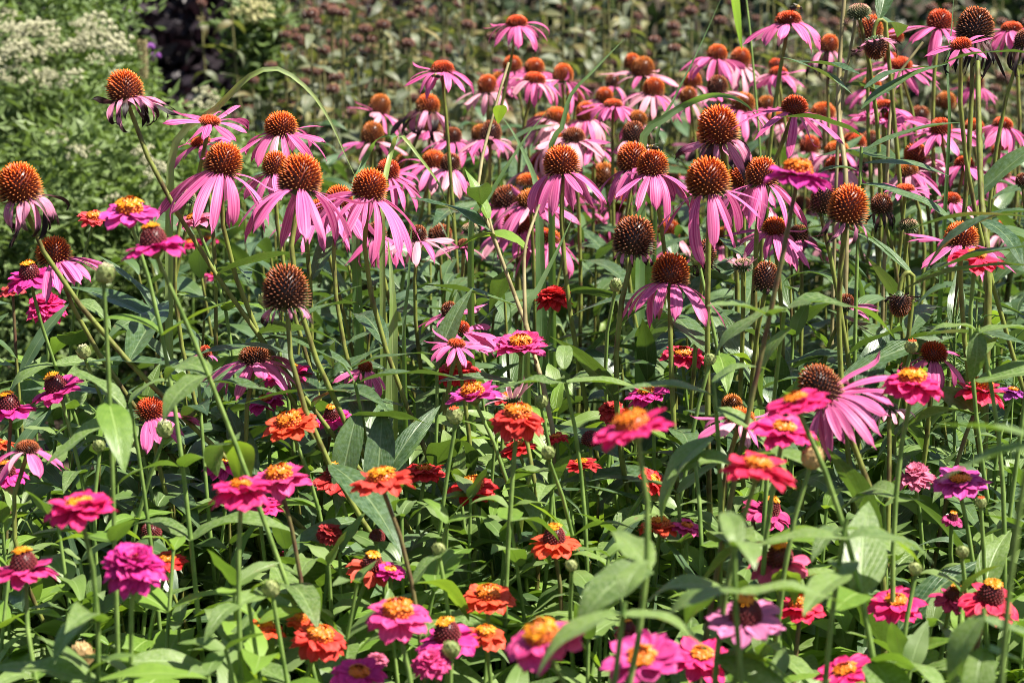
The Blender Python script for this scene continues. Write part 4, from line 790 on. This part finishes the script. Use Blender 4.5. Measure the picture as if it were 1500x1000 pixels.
def blades():
    grass('pale arching grass blade bent over above the left coneflowers', [(250, 245, 2.75), (325, 152, 2.72), (372, 108, 2.7), (410, 102, 2.7), (455, 135, 2.7), (485, 180, 2.7), (505, 225, 2.7), (522, 262, 2.7)], 15, 'pale_grass')
    grass('long straight grass stem slanting up beside the parasol-petalled coneflower', [(962, 210, 3.0), (985, 150, 3.0), (1020, 80, 3.0), (1060, -10, 3.0)], 8, roll=.3)
    Pt = [at(*p) for p in ((1118, 330, 3.3), (1100, 60, 3.3), (1082, -70, 3.3), (1072, -105, 3.3))]; g = np.array([Pt[0][0] + .02, Pt[0][1], 0]); o = thing('tall_grass', 'bright green wide grass blade hanging in from the top edge on its thin stem', 'grass', g)
    mb = MB(); tube(mb, spline([g] + Pt, 24) - g, .0022, .0014, 5); mb.obj('stem', 'green_stem', o)
    mb = MB(); ribbon(mb, spline([Pt[-1], at(1068, -85, 3.29), at(1072, -30, 3.28), at(1080, 30, 3.28), at(1087, 74, 3.28)], 26) - g, .008, .021, True, roll=.2); mb.obj('blade', 'lime_grass', o)
    grass('broad grey-green blade arching over the cones right of centre', [(940, 215, 2.9), (975, 172, 2.9), (1020, 146, 2.9), (1060, 140, 2.85), (1095, 155, 2.8), (1118, 185, 2.8)], 20, 'grass_leaf', roll=-.5)
    grass('upright blade with a long fine tip crossing the upper middle cones', [(808, 215, 3.0), (822, 190, 3.0), (836, 140, 3.0), (868, 105, 3.0), (900, 72, 3.0), (914, 58, 3.0)], 15, roll=.3)
    grass('lime blade arching down to the right beside the full-skirted coneflower', [(560, 330, 2.8), (575, 215, 2.85), (590, 200, 2.8), (610, 225, 2.8), (640, 265, 2.75), (655, 300, 2.7), (667, 325, 2.7)], 11, 'pale_grass')
    grass('broad dark blade bending left of the lime one', [(520, 300, 2.9), (530, 245, 2.95), (545, 215, 2.95), (562, 200, 2.9), (585, 198, 2.9)], 20, roll=.2)
    grass('wide upright pale blade low in the middle left', [(575, 520, 2.6), (576, 460, 2.6), (573, 400, 2.6), (568, 350, 2.6)], 30, 'pale_grass', roll=.1)
    grass('narrow upright blade beside the wide pale one', [(592, 500, 2.6), (598, 420, 2.6), (602, 350, 2.6), (604, 310, 2.6)], 12, roll=.5)
    grass('long dark blade rising to the right in the centre', [(690, 330, 2.7), (715, 290, 2.7), (745, 240, 2.7), (775, 195, 2.7), (800, 165, 2.7)], 16, roll=.4)
    grass('pale flat blade crossing behind the centre stems', [(790, 330, 3.0), (785, 270, 3.0), (770, 230, 3.0), (752, 195, 3.0), (735, 170, 3.0)], 22, roll=0)
    grass('tall blade leaning right below the long-petalled middle coneflower', [(770, 470, 2.6), (790, 420, 2.6), (815, 370, 2.6), (838, 320, 2.6)], 22, 'grass_leaf', roll=.3)
    grass('thin blade rising on the upper right behind the top coneflower', [(1390, 200, 2.8), (1388, 100, 2.8), (1394, 40, 2.8), (1398, -20, 2.8)], 9, roll=.2)
    def stalk(label, pix, r, mat='dry_stem', br=()):
        P = [at(*p) for p in pix]; P = [np.array([P[0][0], P[0][1] + .02, 0])] + P; g = np.array(P[0]); o = thing('dry_stalk', label, 'stalk', g)
        mb = MB(); tube(mb, spline(P, 24) - g, r * 1.2, r * .55, 6, .08); mb.obj('stem', mat, o)
        for b in br: mb = MB(); tube(mb, spline([at(*q) for q in b], 12) - g, r * .8, r * .5, 6, .05); mb.obj('branch', mat, o)
        return o, g
    o, g = stalk('branching tan stalk rising through the middle of the bed', [(815, 690, 2.5), (775, 490, 2.55), (757, 440, 2.6), (722, 345, 2.62), (700, 275, 2.65), (722, 170, 2.68), (745, 92, 2.7)], .0030, br=[[(757, 440, 2.6), (735, 380, 2.6), (722, 340, 2.62), (712, 300, 2.65)], [(770, 480, 2.56), (768, 410, 2.57), (770, 360, 2.58), (790, 300, 2.6)]])
    for (px, py, az, el, ln, k) in ((715, 320, 1.2, 70, .062, 'young'), (722, 340, 2.6, 30, .11, 'cone'), (770, 365, .3, 50, .09, 'young'), (705, 300, 3.4, 40, .10, 'cone'), (735, 155, 1.2, 60, .05, 'young'), (745, 395, 0.4, 55, .12, 'cone'), (760, 450, 3.0, 20, .12, 'cone')): put_leaf(k, o, at(px, py, 2.62) - g, az, R(el), ln)
    stalk('tall bare tan stem at the upper right, left of the bristly head', [(1240, 300, 2.85), (1228, 160, 2.9), (1232, 60, 2.9), (1238, -15, 2.9)], .0042)
    stalk('thinner bare stem just right of the tall tan one', [(1225, 260, 2.95), (1236, 130, 2.95), (1248, 60, 2.95), (1254, 20, 2.95)], .003)
    stalk('tan stem slanting right across the broad-petalled coneflower', [(1300, 240, 2.95), (1312, 120, 2.95), (1338, 80, 2.95), (1352, 62, 2.95)], .003)
    stalk('thick upright stem under the large brown spent head at right', [(1448, 420, 2.6), (1438, 300, 2.62), (1434, 180, 2.64), (1432, 90, 2.66)], .005, 'cone_stem')
# ------------------------------------------------------------------ explicit near leaves and tall leafy shoots
def shoot(label, top, d, lean, leaves, name='leafy_shoot', key='zinnia', r=.0026, bare=0):
    P = at(top[0], top[1], d); pts, G = stem_curve(P, np.array([0, 0, 1.0]), lean, .02); g = np.asarray(G); o = thing(name, label, 'plant', G)
    mb = MB(); tube(mb, pts - g, r * .7, r * 1.2, 6, .04); mb.obj('stem', 'green_stem' if not bare else 'brown_stem', o)
    for (px, py, az, el, ln) in leaves: put_leaf(key, o, at(px, py, d) - g, R(az), R(el), ln, force=True)
    return o
def shoots():
    shoot('front shoot with a pair of big pale blurred leaves, lower right of centre', (1075, 800), 1.62, .05, [(1085, 868, 175, 12, .078), (1085, 868, 10, 8, .078), (1080, 800, 100, 50, .05), (1080, 800, 280, 40, .05)])
    shoot('front shoot whose long blurred leaf covers part of the deep pink zinnia', (915, 880), 1.6, .02, [(912, 900, 195, 0, .075), (912, 900, 0, 5, .075), (915, 870, 60, 60, .04)])
    shoot('large blurred leaf mass at the right edge, middle height', (1512, 640), 1.5, .0, [(1515, 640, 165, 12, .062), (1515, 650, 195, -10, .066)])
    shoot('shoot with large dark leaves in the lower right corner', (1440, 890), 1.72, .0, [(1440, 900, 205, -38, .075), (1440, 905, -15, -15, .085), (1440, 950, 250, -30, .08), (1440, 950, 0, -10, .085)])
    shoot('shoot with pale paired leaves across the pale pink zinnia stems', (1240, 760), 1.75, .0, [(1240, 790, 180, 10, .07), (1240, 790, 0, 20, .07), (1240, 840, 90, 20, .07), (1240, 840, 230, 0, .07)])
    shoot('pale shoot with a leaf fold beside the frayed green bud at left', (190, 590), 2.2, .05, [(185, 600, 160, 45, .07), (185, 610, 215, -10, .085), (190, 590, 20, 60, .06)])
    shoot('leafy side shoot with long pointed leaves at upper right', (1262, 215), 2.65, .02, [(1262, 225, 5, 30, .12), (1265, 240, 15, 5, .11), (1262, 270, 0, -8, .13), (1262, 160, 20, 38, .12), (1250, 140, 165, 40, .09), (1262, 290, 200, -20, .07), (1255, 250, 170, 20, .06), (1262, 110, 150, 20, .09), (1266, 130, 30, 30, .10), (1262, 200, 190, 30, .1)], key='cone')
    shoot('dark shoot with long leaves reaching in from the right edge', (1520, 330), 2.3, .0, [(1515, 320, 185, 10, .13), (1515, 310, 165, 0, .14), (1512, 360, 190, -5, .12), (1510, 390, 175, 5, .13), (1512, 80, 183, 12, .10)], key='cone')
    shoot('shoot with a broad drooping grey leaf right of the scarlet double zinnia', (828, 560), 2.3, .0, [(830, 560, 0, 5, .085), (828, 562, 180, 10, .07), (826, 540, 90, 60, .05)])
    shoot('shoot with an upright folded leaf left of the red zinnia', (640, 540), 2.5, .02, [(640, 540, 60, 66, .10), (642, 520, 190, 10, .11), (640, 560, 20, 10, .09)], key='cone')
    shoot('shoot with broad dark leaves below the slanting stems, left of centre', (520, 560), 2.4, -.02, [(520, 575, 190, 10, .12), (525, 600, 250, -50, .11), (525, 560, 350, 20, .11), (515, 540, 160, 30, .10), (560, 600, 270, -55, .12)], key='cone')
    shoot('shoot with a long horizontal dark leaf at left middle', (290, 545), 2.4, .1, [(290, 545, 175, 15, .13), (290, 520, 10, 20, .10), (292, 560, 345, 5, .09)], key='cone')
    shoot('leafy shoot crossing the low purple-petalled coneflower', (1045, 560), 2.05, .0, [(1045, 580, 190, 20, .085), (1045, 600, -25, -10, .09), (1045, 560, 20, 40, .06), (1045, 640, 200, -20, .09)])
    shoot('tall shoot with wide grey-green leaves right of the brown egg-shaped cone', (1150, 450), 2.2, .0, [(1155, 455, 185, 0, .09), (1158, 450, 10, 18, .11), (1158, 480, 200, -30, .08)])
    shoot('shoot with a heart-shaped folded leaf below the crimson-pink zinnia at right', (1432, 480), 2.2, .0, [(1432, 485, 265, -60, .055), (1432, 485, 180, 30, .05), (1432, 490, 0, 25, .07), (1432, 560, 10, 15, .10)])

# ------------------------------------------------------------------ insects
def insect(name, label, x, y, d, s, az, mat):
    P = at(x, y, d); o = thing(name, label, 'insect', P); Rz = np.array([[math.cos(az), -math.sin(az), 0], [math.sin(az), math.cos(az), 0], [0, 0, 1]])
    def ell(c, r, nm, m):
        mb = MB(); lathe(mb, [(r[1] * math.sin(a), -r[0] * math.cos(a)) for a in np.linspace(0.05, math.pi - .05, 9)], 12, Rz @ frame_from((1, 0, 0), (0, 1, 0)), Rz @ np.array(c)); mb.obj(nm, m, o)
    ell((0, 0, s * .2), (s * .24, s * .2), 'thorax', mat if mat == 'fly_body' else 'bee_fur'); ell((-s * .42, 0, s * .15), (s * .36, s * .19), 'abdomen', mat); ell((s * .30, 0, s * .15), (s * .13, s * .14), 'head', mat)
    for sg in (1, -1):
        mb = MB(); leaf_geo(mb, Rz @ leaf_frame(math.pi - sg * .5, R(18)), Rz @ np.array([-s * .02, sg * s * .08, s * .34]), s * .72, s * .26, .1, 0, 'lance', 0, nu=4, nv=6); mb.obj('wing', 'insect_wing', o)
        for k in range(3):
            mb = MB(); tube(mb, np.array([Rz @ np.array(q) for q in ((s * (.15 - .15 * k), sg * s * .1, s * .12), (s * (.22 - .22 * k), sg * s * .32, s * .2), (s * (.26 - .3 * k), sg * s * .42, -s * .06))]), s * .03, s * .018, 4); mb.obj('leg', 'bee_body', o)

# ------------------------------------------------------------------ background planting
def balm_proto(seed):
    random.seed(seed); st = MB(); fo = MB(); fy = MB(); hd = []; h = 1.2
    stems = []
    for k in range(4):
        a = random.uniform(0, 6.28); r = random.uniform(.02, .10); b = np.array([math.cos(a) * r * .5, math.sin(a) * r * .5, 0]); tp = np.array([math.cos(a) * r * 1.8, math.sin(a) * r * 1.8, h * random.uniform(.66, 1.04)])
        pts = bez(b, b + [0, 0, h * .4], tp - [0, 0, h * .3], tp, 10); tube(st, pts, .0035, .002, 5); stems.append(pts)
        hm = MB(); rr = random.uniform(.0085, .0125); Pp, Nn, uh = dome_points(46, rr, rr * .85, .8); lathe(hm, [(rr * .95 * math.sin(q), -rr * .8 * math.cos(q)) for q in np.linspace(.1, 3.04, 7)], 9, None, tp); spikes(hm, Pp, Nn, np.full(46, rr * .5), np.full(46, rr * .2), uh, np.eye(3), tp); hd.append(hm.mesh('seed_head', 'seed_head'))
        for j in range(13):
            t = .22 + .74 * j / 12; p = np.array([np.interp(t, np.linspace(0, 1, 10), pts[:, c]) for c in range(3)]); az = j * 1.57 + random.gauss(0, .4)
            for s in (0, math.pi):
                ln = random.uniform(.06, .10) * (1.1 - .45 * t); tgt = fo if random.random() < .72 else fy
                leaf_geo(tgt, leaf_frame(az + s, R(random.uniform(-30, 40)), random.gauss(0, .4)), p, ln, ln * random.uniform(.3, .42), R(random.uniform(30, 120)), random.uniform(.1, .6), 'ovate', .08, random.gauss(0, .6), nu=3, nv=6, seed=random.uniform(0, 6))
    return st.mesh('stem', 'balm_stem'), fo.mesh('foliage', 'balm_leaf'), fy.mesh('yellowing_foliage', 'balm_yellow_leaf'), hd
def bee_balm():
    protos = [balm_proto(300 + s) for s in range(7)]; random.seed(77)
    for i in range(240):
        d = 4.95 + 2.6 * (i / 240) ** 1.1 + random.uniform(-.05, .05); lo = 385 + max(0, (5.6 - d)) * 60; px = random.uniform(lo, 1640) if i % 9 else random.uniform(375, 590)
        P = at(px, 500, d); h = random.uniform(.95, 1.12) + (d - 5) * .07 - (0.10 if px > 1250 else 0)
        st, fo, fy, hd = protos[i % 7]
        r = thing('bee_balm', 'faded bee balm clump with grey leaves and round brown seed heads behind the coneflowers', 'plant', (P[0], P[1], 0), 'bee balm clumps behind the coneflowers'); r.rotation_euler = (0, 0, random.uniform(0, 6.28)); r.scale = (1.05, 1.05, h / 1.2)
        link('stem', st, r); link('foliage', fo, r); link('foliage', fy, r)
        for m in random.sample(hd, 4 if px < 560 else 3 if px < 900 else 2): link('seed_head', m, r)
def tiny_leaves(mb, C, ln, wd, up=.3):
    n = len(C); d = rng.normal(0, 1, (n, 3)); d[:, 2] = d[:, 2] * .6 + up; d /= np.linalg.norm(d, axis=1)[:, None]; s = np.cross(d, rng.normal(0, 1, (n, 3))); s /= np.linalg.norm(s, axis=1)[:, None]; nn = np.cross(d, s); l = ln * rng.uniform(.6, 1.3, n)[:, None]; w = wd * rng.uniform(.7, 1.2, n)[:, None]
    V = np.stack([C, C + d * l * .5 + s * w * .5 + nn * w * .12, C + d * l - nn * l * .15, C + d * l * .5 - s * w * .5 + nn * w * .12], axis=1).reshape(-1, 3); f = (np.arange(n) * 4)[:, None] + np.array([0, 1, 2, 3]); mb.add(V, f, np.tile([[.5, 0], [0.9, .5], [.5, 1], [.1, .5]], (n, 1)))
def shrub_points(n, centres):
    out = []; tot = sum(c[3] ** 2 for c in centres)
    for (x, y, z, r) in centres:
        k = int(n * r * r / tot); v = rng.normal(0, 1, (k, 3)); v /= np.linalg.norm(v, axis=1)[:, None]; rad = r * (rng.uniform(.25, 1, k) ** .5)[:, None] * (1 + .18 * np.sin(v[:, :1] * 7 + x * 9) * np.cos(v[:, 1:2] * 6)); out.append(np.array([x, y, z]) + v * rad * [1, .8, 1])
    return np.vstack(out)
def clumped(P, k, spread, n):
    c = P[rng.integers(0, len(P), k)]; return c[rng.integers(0, k, n)] + rng.normal(0, 1, (n, 3)) * spread * np.array([1, 1, .7])
def white_shrub(label, spec, nleaf, clusters, cid, mat='shrub_leaf', fl='white_floret'):
    """spec: (px,py,d,radius) clumps of fine leaves"""
    cs = [(*at(px, py, d), r) for px, py, d, r in spec]; base = np.array([np.mean([c[0] for c in cs]), np.mean([c[1] for c in cs]), 0]); o = thing('flowering_shrub', label, 'shrub', base)
    mb = MB(); pts0 = shrub_points(min(4000, nleaf), cs) - base; tiny_leaves(mb, clumped(pts0, int(nleaf / 42), .034, int(nleaf * 1.25)), .034, .0095); tiny_leaves(mb, pts0, .03, .008); mb.obj('foliage', mat, o)
    for c in cs[:7]: sb = MB(); tube(sb, bez(base * 0, (0, 0, c[2] * .5), np.array(c[:3]) - base - [0, 0, .1], np.array(c[:3]) - base, 8), .005, .002, 5); sb.obj('stem', 'green_stem', o)
    protos = []
    for k in range(4):
        fb = MB(); nb = 15
        for q in range(nb):
            a = q * 2.4; r = .042 * math.sqrt(q / nb); p = np.array([r * math.cos(a), r * math.sin(a), .012 - r * r * 6 + random.uniform(-.004, .004)])
            Pp, Nn, uh = dome_points(9, .0035, .0035, .2); spikes(fb, Pp + p, Nn, np.full(9, .0045), np.full(9, .0022), uh, np.eye(3), np.zeros(3))
        protos.append(fb.mesh('flower_cluster', fl))
    for (px, py, d) in clusters:
        P = at(px, py, d) - base; c = link('flower_cluster', random.choice(protos), o); c.location = P; s = random.uniform(.35, .85); c.scale = (s, s, s * 1.6); c.rotation_euler = (random.gauss(.2, .3), random.gauss(0, .3), random.uniform(0, 6))
    return o
def background():
    random.seed(91)
    def cl(n, x0, x1, f, d): return [(x := random.uniform(x0, x1), f(x) + abs(random.gauss(0, 48)) - 10, d + random.uniform(-.25, .1)) for _ in range(n)]
    white_shrub('tall green shrub with white flower clusters in the upper left corner', [(-60, 60, 5.2, .34), (20, 70, 5.2, .30), (70, 120, 5.1, .24), (40, 190, 5.0, .28), (-40, 220, 5.0, .32), (60, 280, 5.0, .30), (20, 360, 4.9, .34), (-80, 380, 5.0, .34)], 15000,
                cl(30, -40, 100, lambda x: 20 + x * .45, 4.95) + cl(12, 0, 110, lambda x: 60 + x * .6, 4.9), 0)
    white_shrub('rounder green shrub with a dense white flower head, right of the corner one', [(118, 105, 5.0, .10), (135, 160, 5.0, .12), (130, 235, 4.9, .17), (170, 310, 4.8, .24), (130, 390, 4.7, .28)], 9000,
                cl(18, 105, 178, lambda x: 30 + abs(x - 130) * .55, 4.82) + [(125, 215, 4.7), (85, 205, 4.7), (105, 225, 4.7), (75, 118, 4.7), (140, 90, 4.75)], 1)
    white_shrub('low airy green shrub with scattered cream flowers under the leaning withered coneflower', [(230, 305, 4.6, .17), (275, 275, 4.7, .13), (210, 320, 4.5, .24), (290, 310, 4.6, .20), (250, 400, 4.5, .30), (330, 380, 4.7, .28), (60, 420, 4.4, .3)], 12000,
                [(88, 205, 4.35), (105, 222, 4.35), (120, 230, 4.3), (210, 225, 4.35), (220, 245, 4.35), (230, 262, 4.3), (302, 148, 4.7), (298, 165, 4.7), (310, 160, 4.7), (205, 228, 4.35), (170, 295, 4.3)], 2, fl='white_floret')
    # goldenrod-like cream clump, verbena, plantain spikes
    white_shrub('yellow-green flower clump at the top beside the brown seed heads', [(372, 25, 5.6, .04), (382, 60, 5.6, .04), (388, 110, 5.6, .04)], 1100, [(360, 8, 5.5), (375, 18, 5.5), (368, 30, 5.5), (382, 32, 5.5), (355, 25, 5.5), (385, 12, 5.5)], 3, fl='cream_floret')
    def verbena(label, top, d):
        P = at(*top, d); g = np.array([P[0] + .02, P[1], 0]); o = thing('verbena', label, 'flower', g); mb = MB(); tube(mb, bez(P - g, P - g - [0, 0, .3], (0, 0, .3), (0, 0, 0), 10), .002, .003, 5); mb.obj('stem', 'green_stem', o)
        fb = MB(); Pp, Nn, uh = dome_points(40, .009, .007, .2); spikes(fb, Pp, Nn, np.full(40, .004), np.full(40, .002), uh, np.eye(3), P - g); fb.obj('flower_head', 'purple_floret', o)
        put_leaf('young', o, (P - g) * .5, 1.0, .5, .07)
    verbena('purple verbena on a thin stem against the dark shrub, topmost', (183, 16), 5.2); verbena('purple verbena tuft above and left of its twin, right of the dry spike', (219, 70), 5.2); verbena('purple verbena tuft lowest of three, right of the dry spike', (228, 83), 5.2)
    P0 = at(208, 60, 5.0); g = np.array([P0[0], P0[1], 0]); o = thing('dry_spike', 'dry tan flower spike standing behind the leaning withered coneflower', 'plant', g)
    mb = MB(); tube(mb, bez((0, 0, 0), (0, 0, .4), P0 - g - [0, 0, .4], P0 - g, 8), .003, .002, 5); mb.obj('stem', 'dry_stem', o); sb = MB(); n = 120; zz = np.linspace(0, .085, n); ph = np.arange(n) * 2.4; spikes(sb, np.column_stack([np.cos(ph) * .006, np.sin(ph) * .006, -zz]), np.array([unit([math.cos(p), math.sin(p), .6]) for p in ph]), np.full(n, .007), np.full(n, .0028), np.full(n, .4), np.eye(3), P0 - g); sb.obj('seed_spike', 'dry_stem', o)
    put_leaf('young', o, np.array([0, 0, .3]), .5, .6, .09)
    # pale lavender bloom behind the spent brown cone
    P = at(412, 392, 4.4); g = np.array([P[0], P[1], 0]); o = thing('pale_bloom', 'pale lavender broad-petalled flower blurred behind the big spent brown cone', 'flower', g); mb = MB(); tube(mb, bez((0, 0, 0), (0, 0, .3), P - g - [0, 0, .2], P - g, 8), .003, .002, 5); mb.obj('stem', 'green_stem', o); F = frame_from(unit([.2, -.5, 1]))
    for k in range(5): mb = MB(); petal(mb, F, P - g, k * 1.2566 + .3, .003, 0, .052, .046, R(-25), R(15), .1, .2, 0, .5, seed=k); mb.obj('petal', 'lavender_petal', o)
    # dark purple shrub and the hedge closing the view
    cs = [(*at(px, py, 8.2), r) for px, py, r in ((170, 60, .5), (250, 20, .55), (330, 30, .5), (210, 140, .5), (300, 130, .5), (380, 120, .5), (120, 130, .5), (60, 60, .6), (250, 240, .6), (400, 40, .5), (150, 300, .7), (350, 290, .7), (20, 200, .7))]; base = np.array([np.mean([c[0] for c in cs]), np.mean([c[1] for c in cs]), 0]); o = thing('purple_shrub', 'dark purple-leaved shrub in deep shade at the upper left', 'shrub', base)
    mb = MB(); tiny_leaves(mb, shrub_points(13000, cs) - base, .075, .045); mb.obj('foliage', 'purple_leaf', o)
    for c in cs[:6]: sb = MB(); tube(sb, bez((0, 0, 0), (0, 0, .4), (np.array(c[:3]) - base) * .8, np.array(c[:3]) - base, 7), .02, .008, 6); sb.obj('branch', 'bark', o)
    base = np.array([0, 11.5, 0.0]); o = thing('hedge', 'dark green hedge closing the view behind the flower beds', 'hedge', base); n = 26000
    C = np.column_stack([rng.uniform(-4.5, 4.5, n), rng.uniform(-.6, .6, n), rng.uniform(0, 1, n) ** .8 * 2.4]); C[:, 1] += .25 * np.sin(C[:, 0] * 2.3) + .15 * np.sin(C[:, 2] * 5); mb = MB(); tiny_leaves(mb, C, .10, .06); mb.obj('foliage', 'hedge_leaf', o)
    for k in range(9): sb = MB(); x = -4 + k; tube(sb, bez((x, 0, 0), (x, 0, .8), (x + .2, 0, 1.2), (x + .1, .1, 1.9), 7), .03, .012, 6); sb.obj('trunk', 'bark', o)
    # low undergrowth that hides the soil
    mb = MB(); n = 5200; dd = rng.uniform(1.55, 5.0, n); px = rng.uniform(-180, 1680, n); ok = (dd < 3.1) | (px > 300)
    dd = dd[ok]; px = px[ok]; n = len(dd)
    for i in range(n):
        P = at(px[i], 500, dd[i]); z = random.uniform(.04, .40 if dd[i] < 2.8 else .50); ln = random.uniform(.05, .10)
        leaf_geo(mb, leaf_frame(random.uniform(0, 6.28), R(random.uniform(-10, 60)), random.gauss(0, .4)), np.array([P[0], P[1], z]), ln, ln * random.uniform(.25, .42), R(random.uniform(20, 90)), .3, 'ovate', .05, random.gauss(0, .3), nu=3, nv=5)
    o = mb.obj('undergrowth', 'under_leaf'); o['kind'] = 'stuff'; tag(o, 'dense low green undergrowth covering the soil of the bed', 'undergrowth')
    # fine needle-leaved weed on the right
    P0 = at(1450, 440, 2.6); g = np.array([P0[0], P0[1], 0]); o = thing('feathery_weed', 'feathery fine-leaved green plant at the right under the crimson-pink zinnia', 'plant', g); sb = MB(); fb = MB()
    for k in range(9):
        a = random.uniform(-.12, .12); tp = np.array([a, random.uniform(-.05, .05), P0[2] + random.uniform(-.05, .06)]); pts = bez((a * .3, 0, 0), (a * .3, 0, .3), tp - [0, 0, .2], tp, 12); tube(sb, pts, .002, .001, 4)
        for j in range(34): t = random.uniform(.5, 1); p = np.array([np.interp(t, np.linspace(0, 1, 12), pts[:, c]) for c in range(3)]); e = p + unit([random.gauss(0, 1), random.gauss(0, 1), random.uniform(0, 1)]) * random.uniform(.02, .05); tube(fb, np.array([p, (p + e) / 2 + [0, 0, .004], e]), .0009, .0005, 3)
    sb.obj('stem', 'green_stem', o); fb.obj('foliage', 'grass_leaf', o)

def grass_tufts(n):
    random.seed(53)
    for i in range(n):
        d = random.uniform(2.15, 3.5); px = random.uniform(-60 if d < 2.8 else 420, 1580); P = at(px, 500, d); h = min(random.uniform(.58, .88), .60 + .26 * (d - 2.1)); h = clear_height(P[0], P[1], h) + random.uniform(0, .03)
        a = random.uniform(0, 6.28); rch = random.uniform(.04, .22); ex = np.array([math.cos(a) * rch, math.sin(a) * rch * .6, 0]); g = np.array([P[0], P[1], 0]); mb = MB(); w = random.uniform(.006, .014)
        ribbon(mb, bez((0, 0, 0), ex * .1 + [0, 0, h * .5], ex * .35 + [0, 0, h * 1.15], ex + [0, 0, h * random.uniform(.72, .98)], 18), w * .5, w, True, roll=random.uniform(-.8, .8), nu=3)
        o = mb.obj('grass_blade', random.choice(['grass_leaf', 'cone_leaf', 'cone_leaf', 'pale_grass'])); o.location = g; tag(o, 'narrow grass blade rising among the flower stems in the middle of the bed', 'grass', 'narrow grass blades among the stems')
# ------------------------------------------------------------------ build
HEADS += [(a[0], a[1], a[2] * (2.3 if a[1] > 380 else 1.5), a[4]) for a, k in CF if a[2] > 22] + [(a[0], a[1], a[2] * 1.2, zdepth(a[1], a[2], k.get('d'), k.get('base', .052))) for a, k in ZL if a[2] > 30]
for a, k in CF: coneflower(*a, **k)
crowd()
for a, k in ZL: zinnia(*a, **k)
for b in BL: zbud(*b)
blades(); shoots(); grass_tufts(110)
fill_zinnia(298); fill_cone(298)
insect('bee', 'small bee resting on a pink petal of the long-stemmed coneflower', 637, 114, 3.04, .013, 2.4, 'bee_body')
insect('bee', 'bee on the right of a flat dark red cone, top right of centre', 1168, 14, 3.08, .015, .4, 'bee_body')
insect('bee', 'bee on top of the right of two touching orange cones', 953, 219, 2.735, .013, 2.8, 'bee_body')
insect('fly', 'grey-green fly on the yellow florets of the ringed scarlet zinnia', 676, 524, 2.70, .008, 1.3, 'fly_body')
bee_balm(); background()
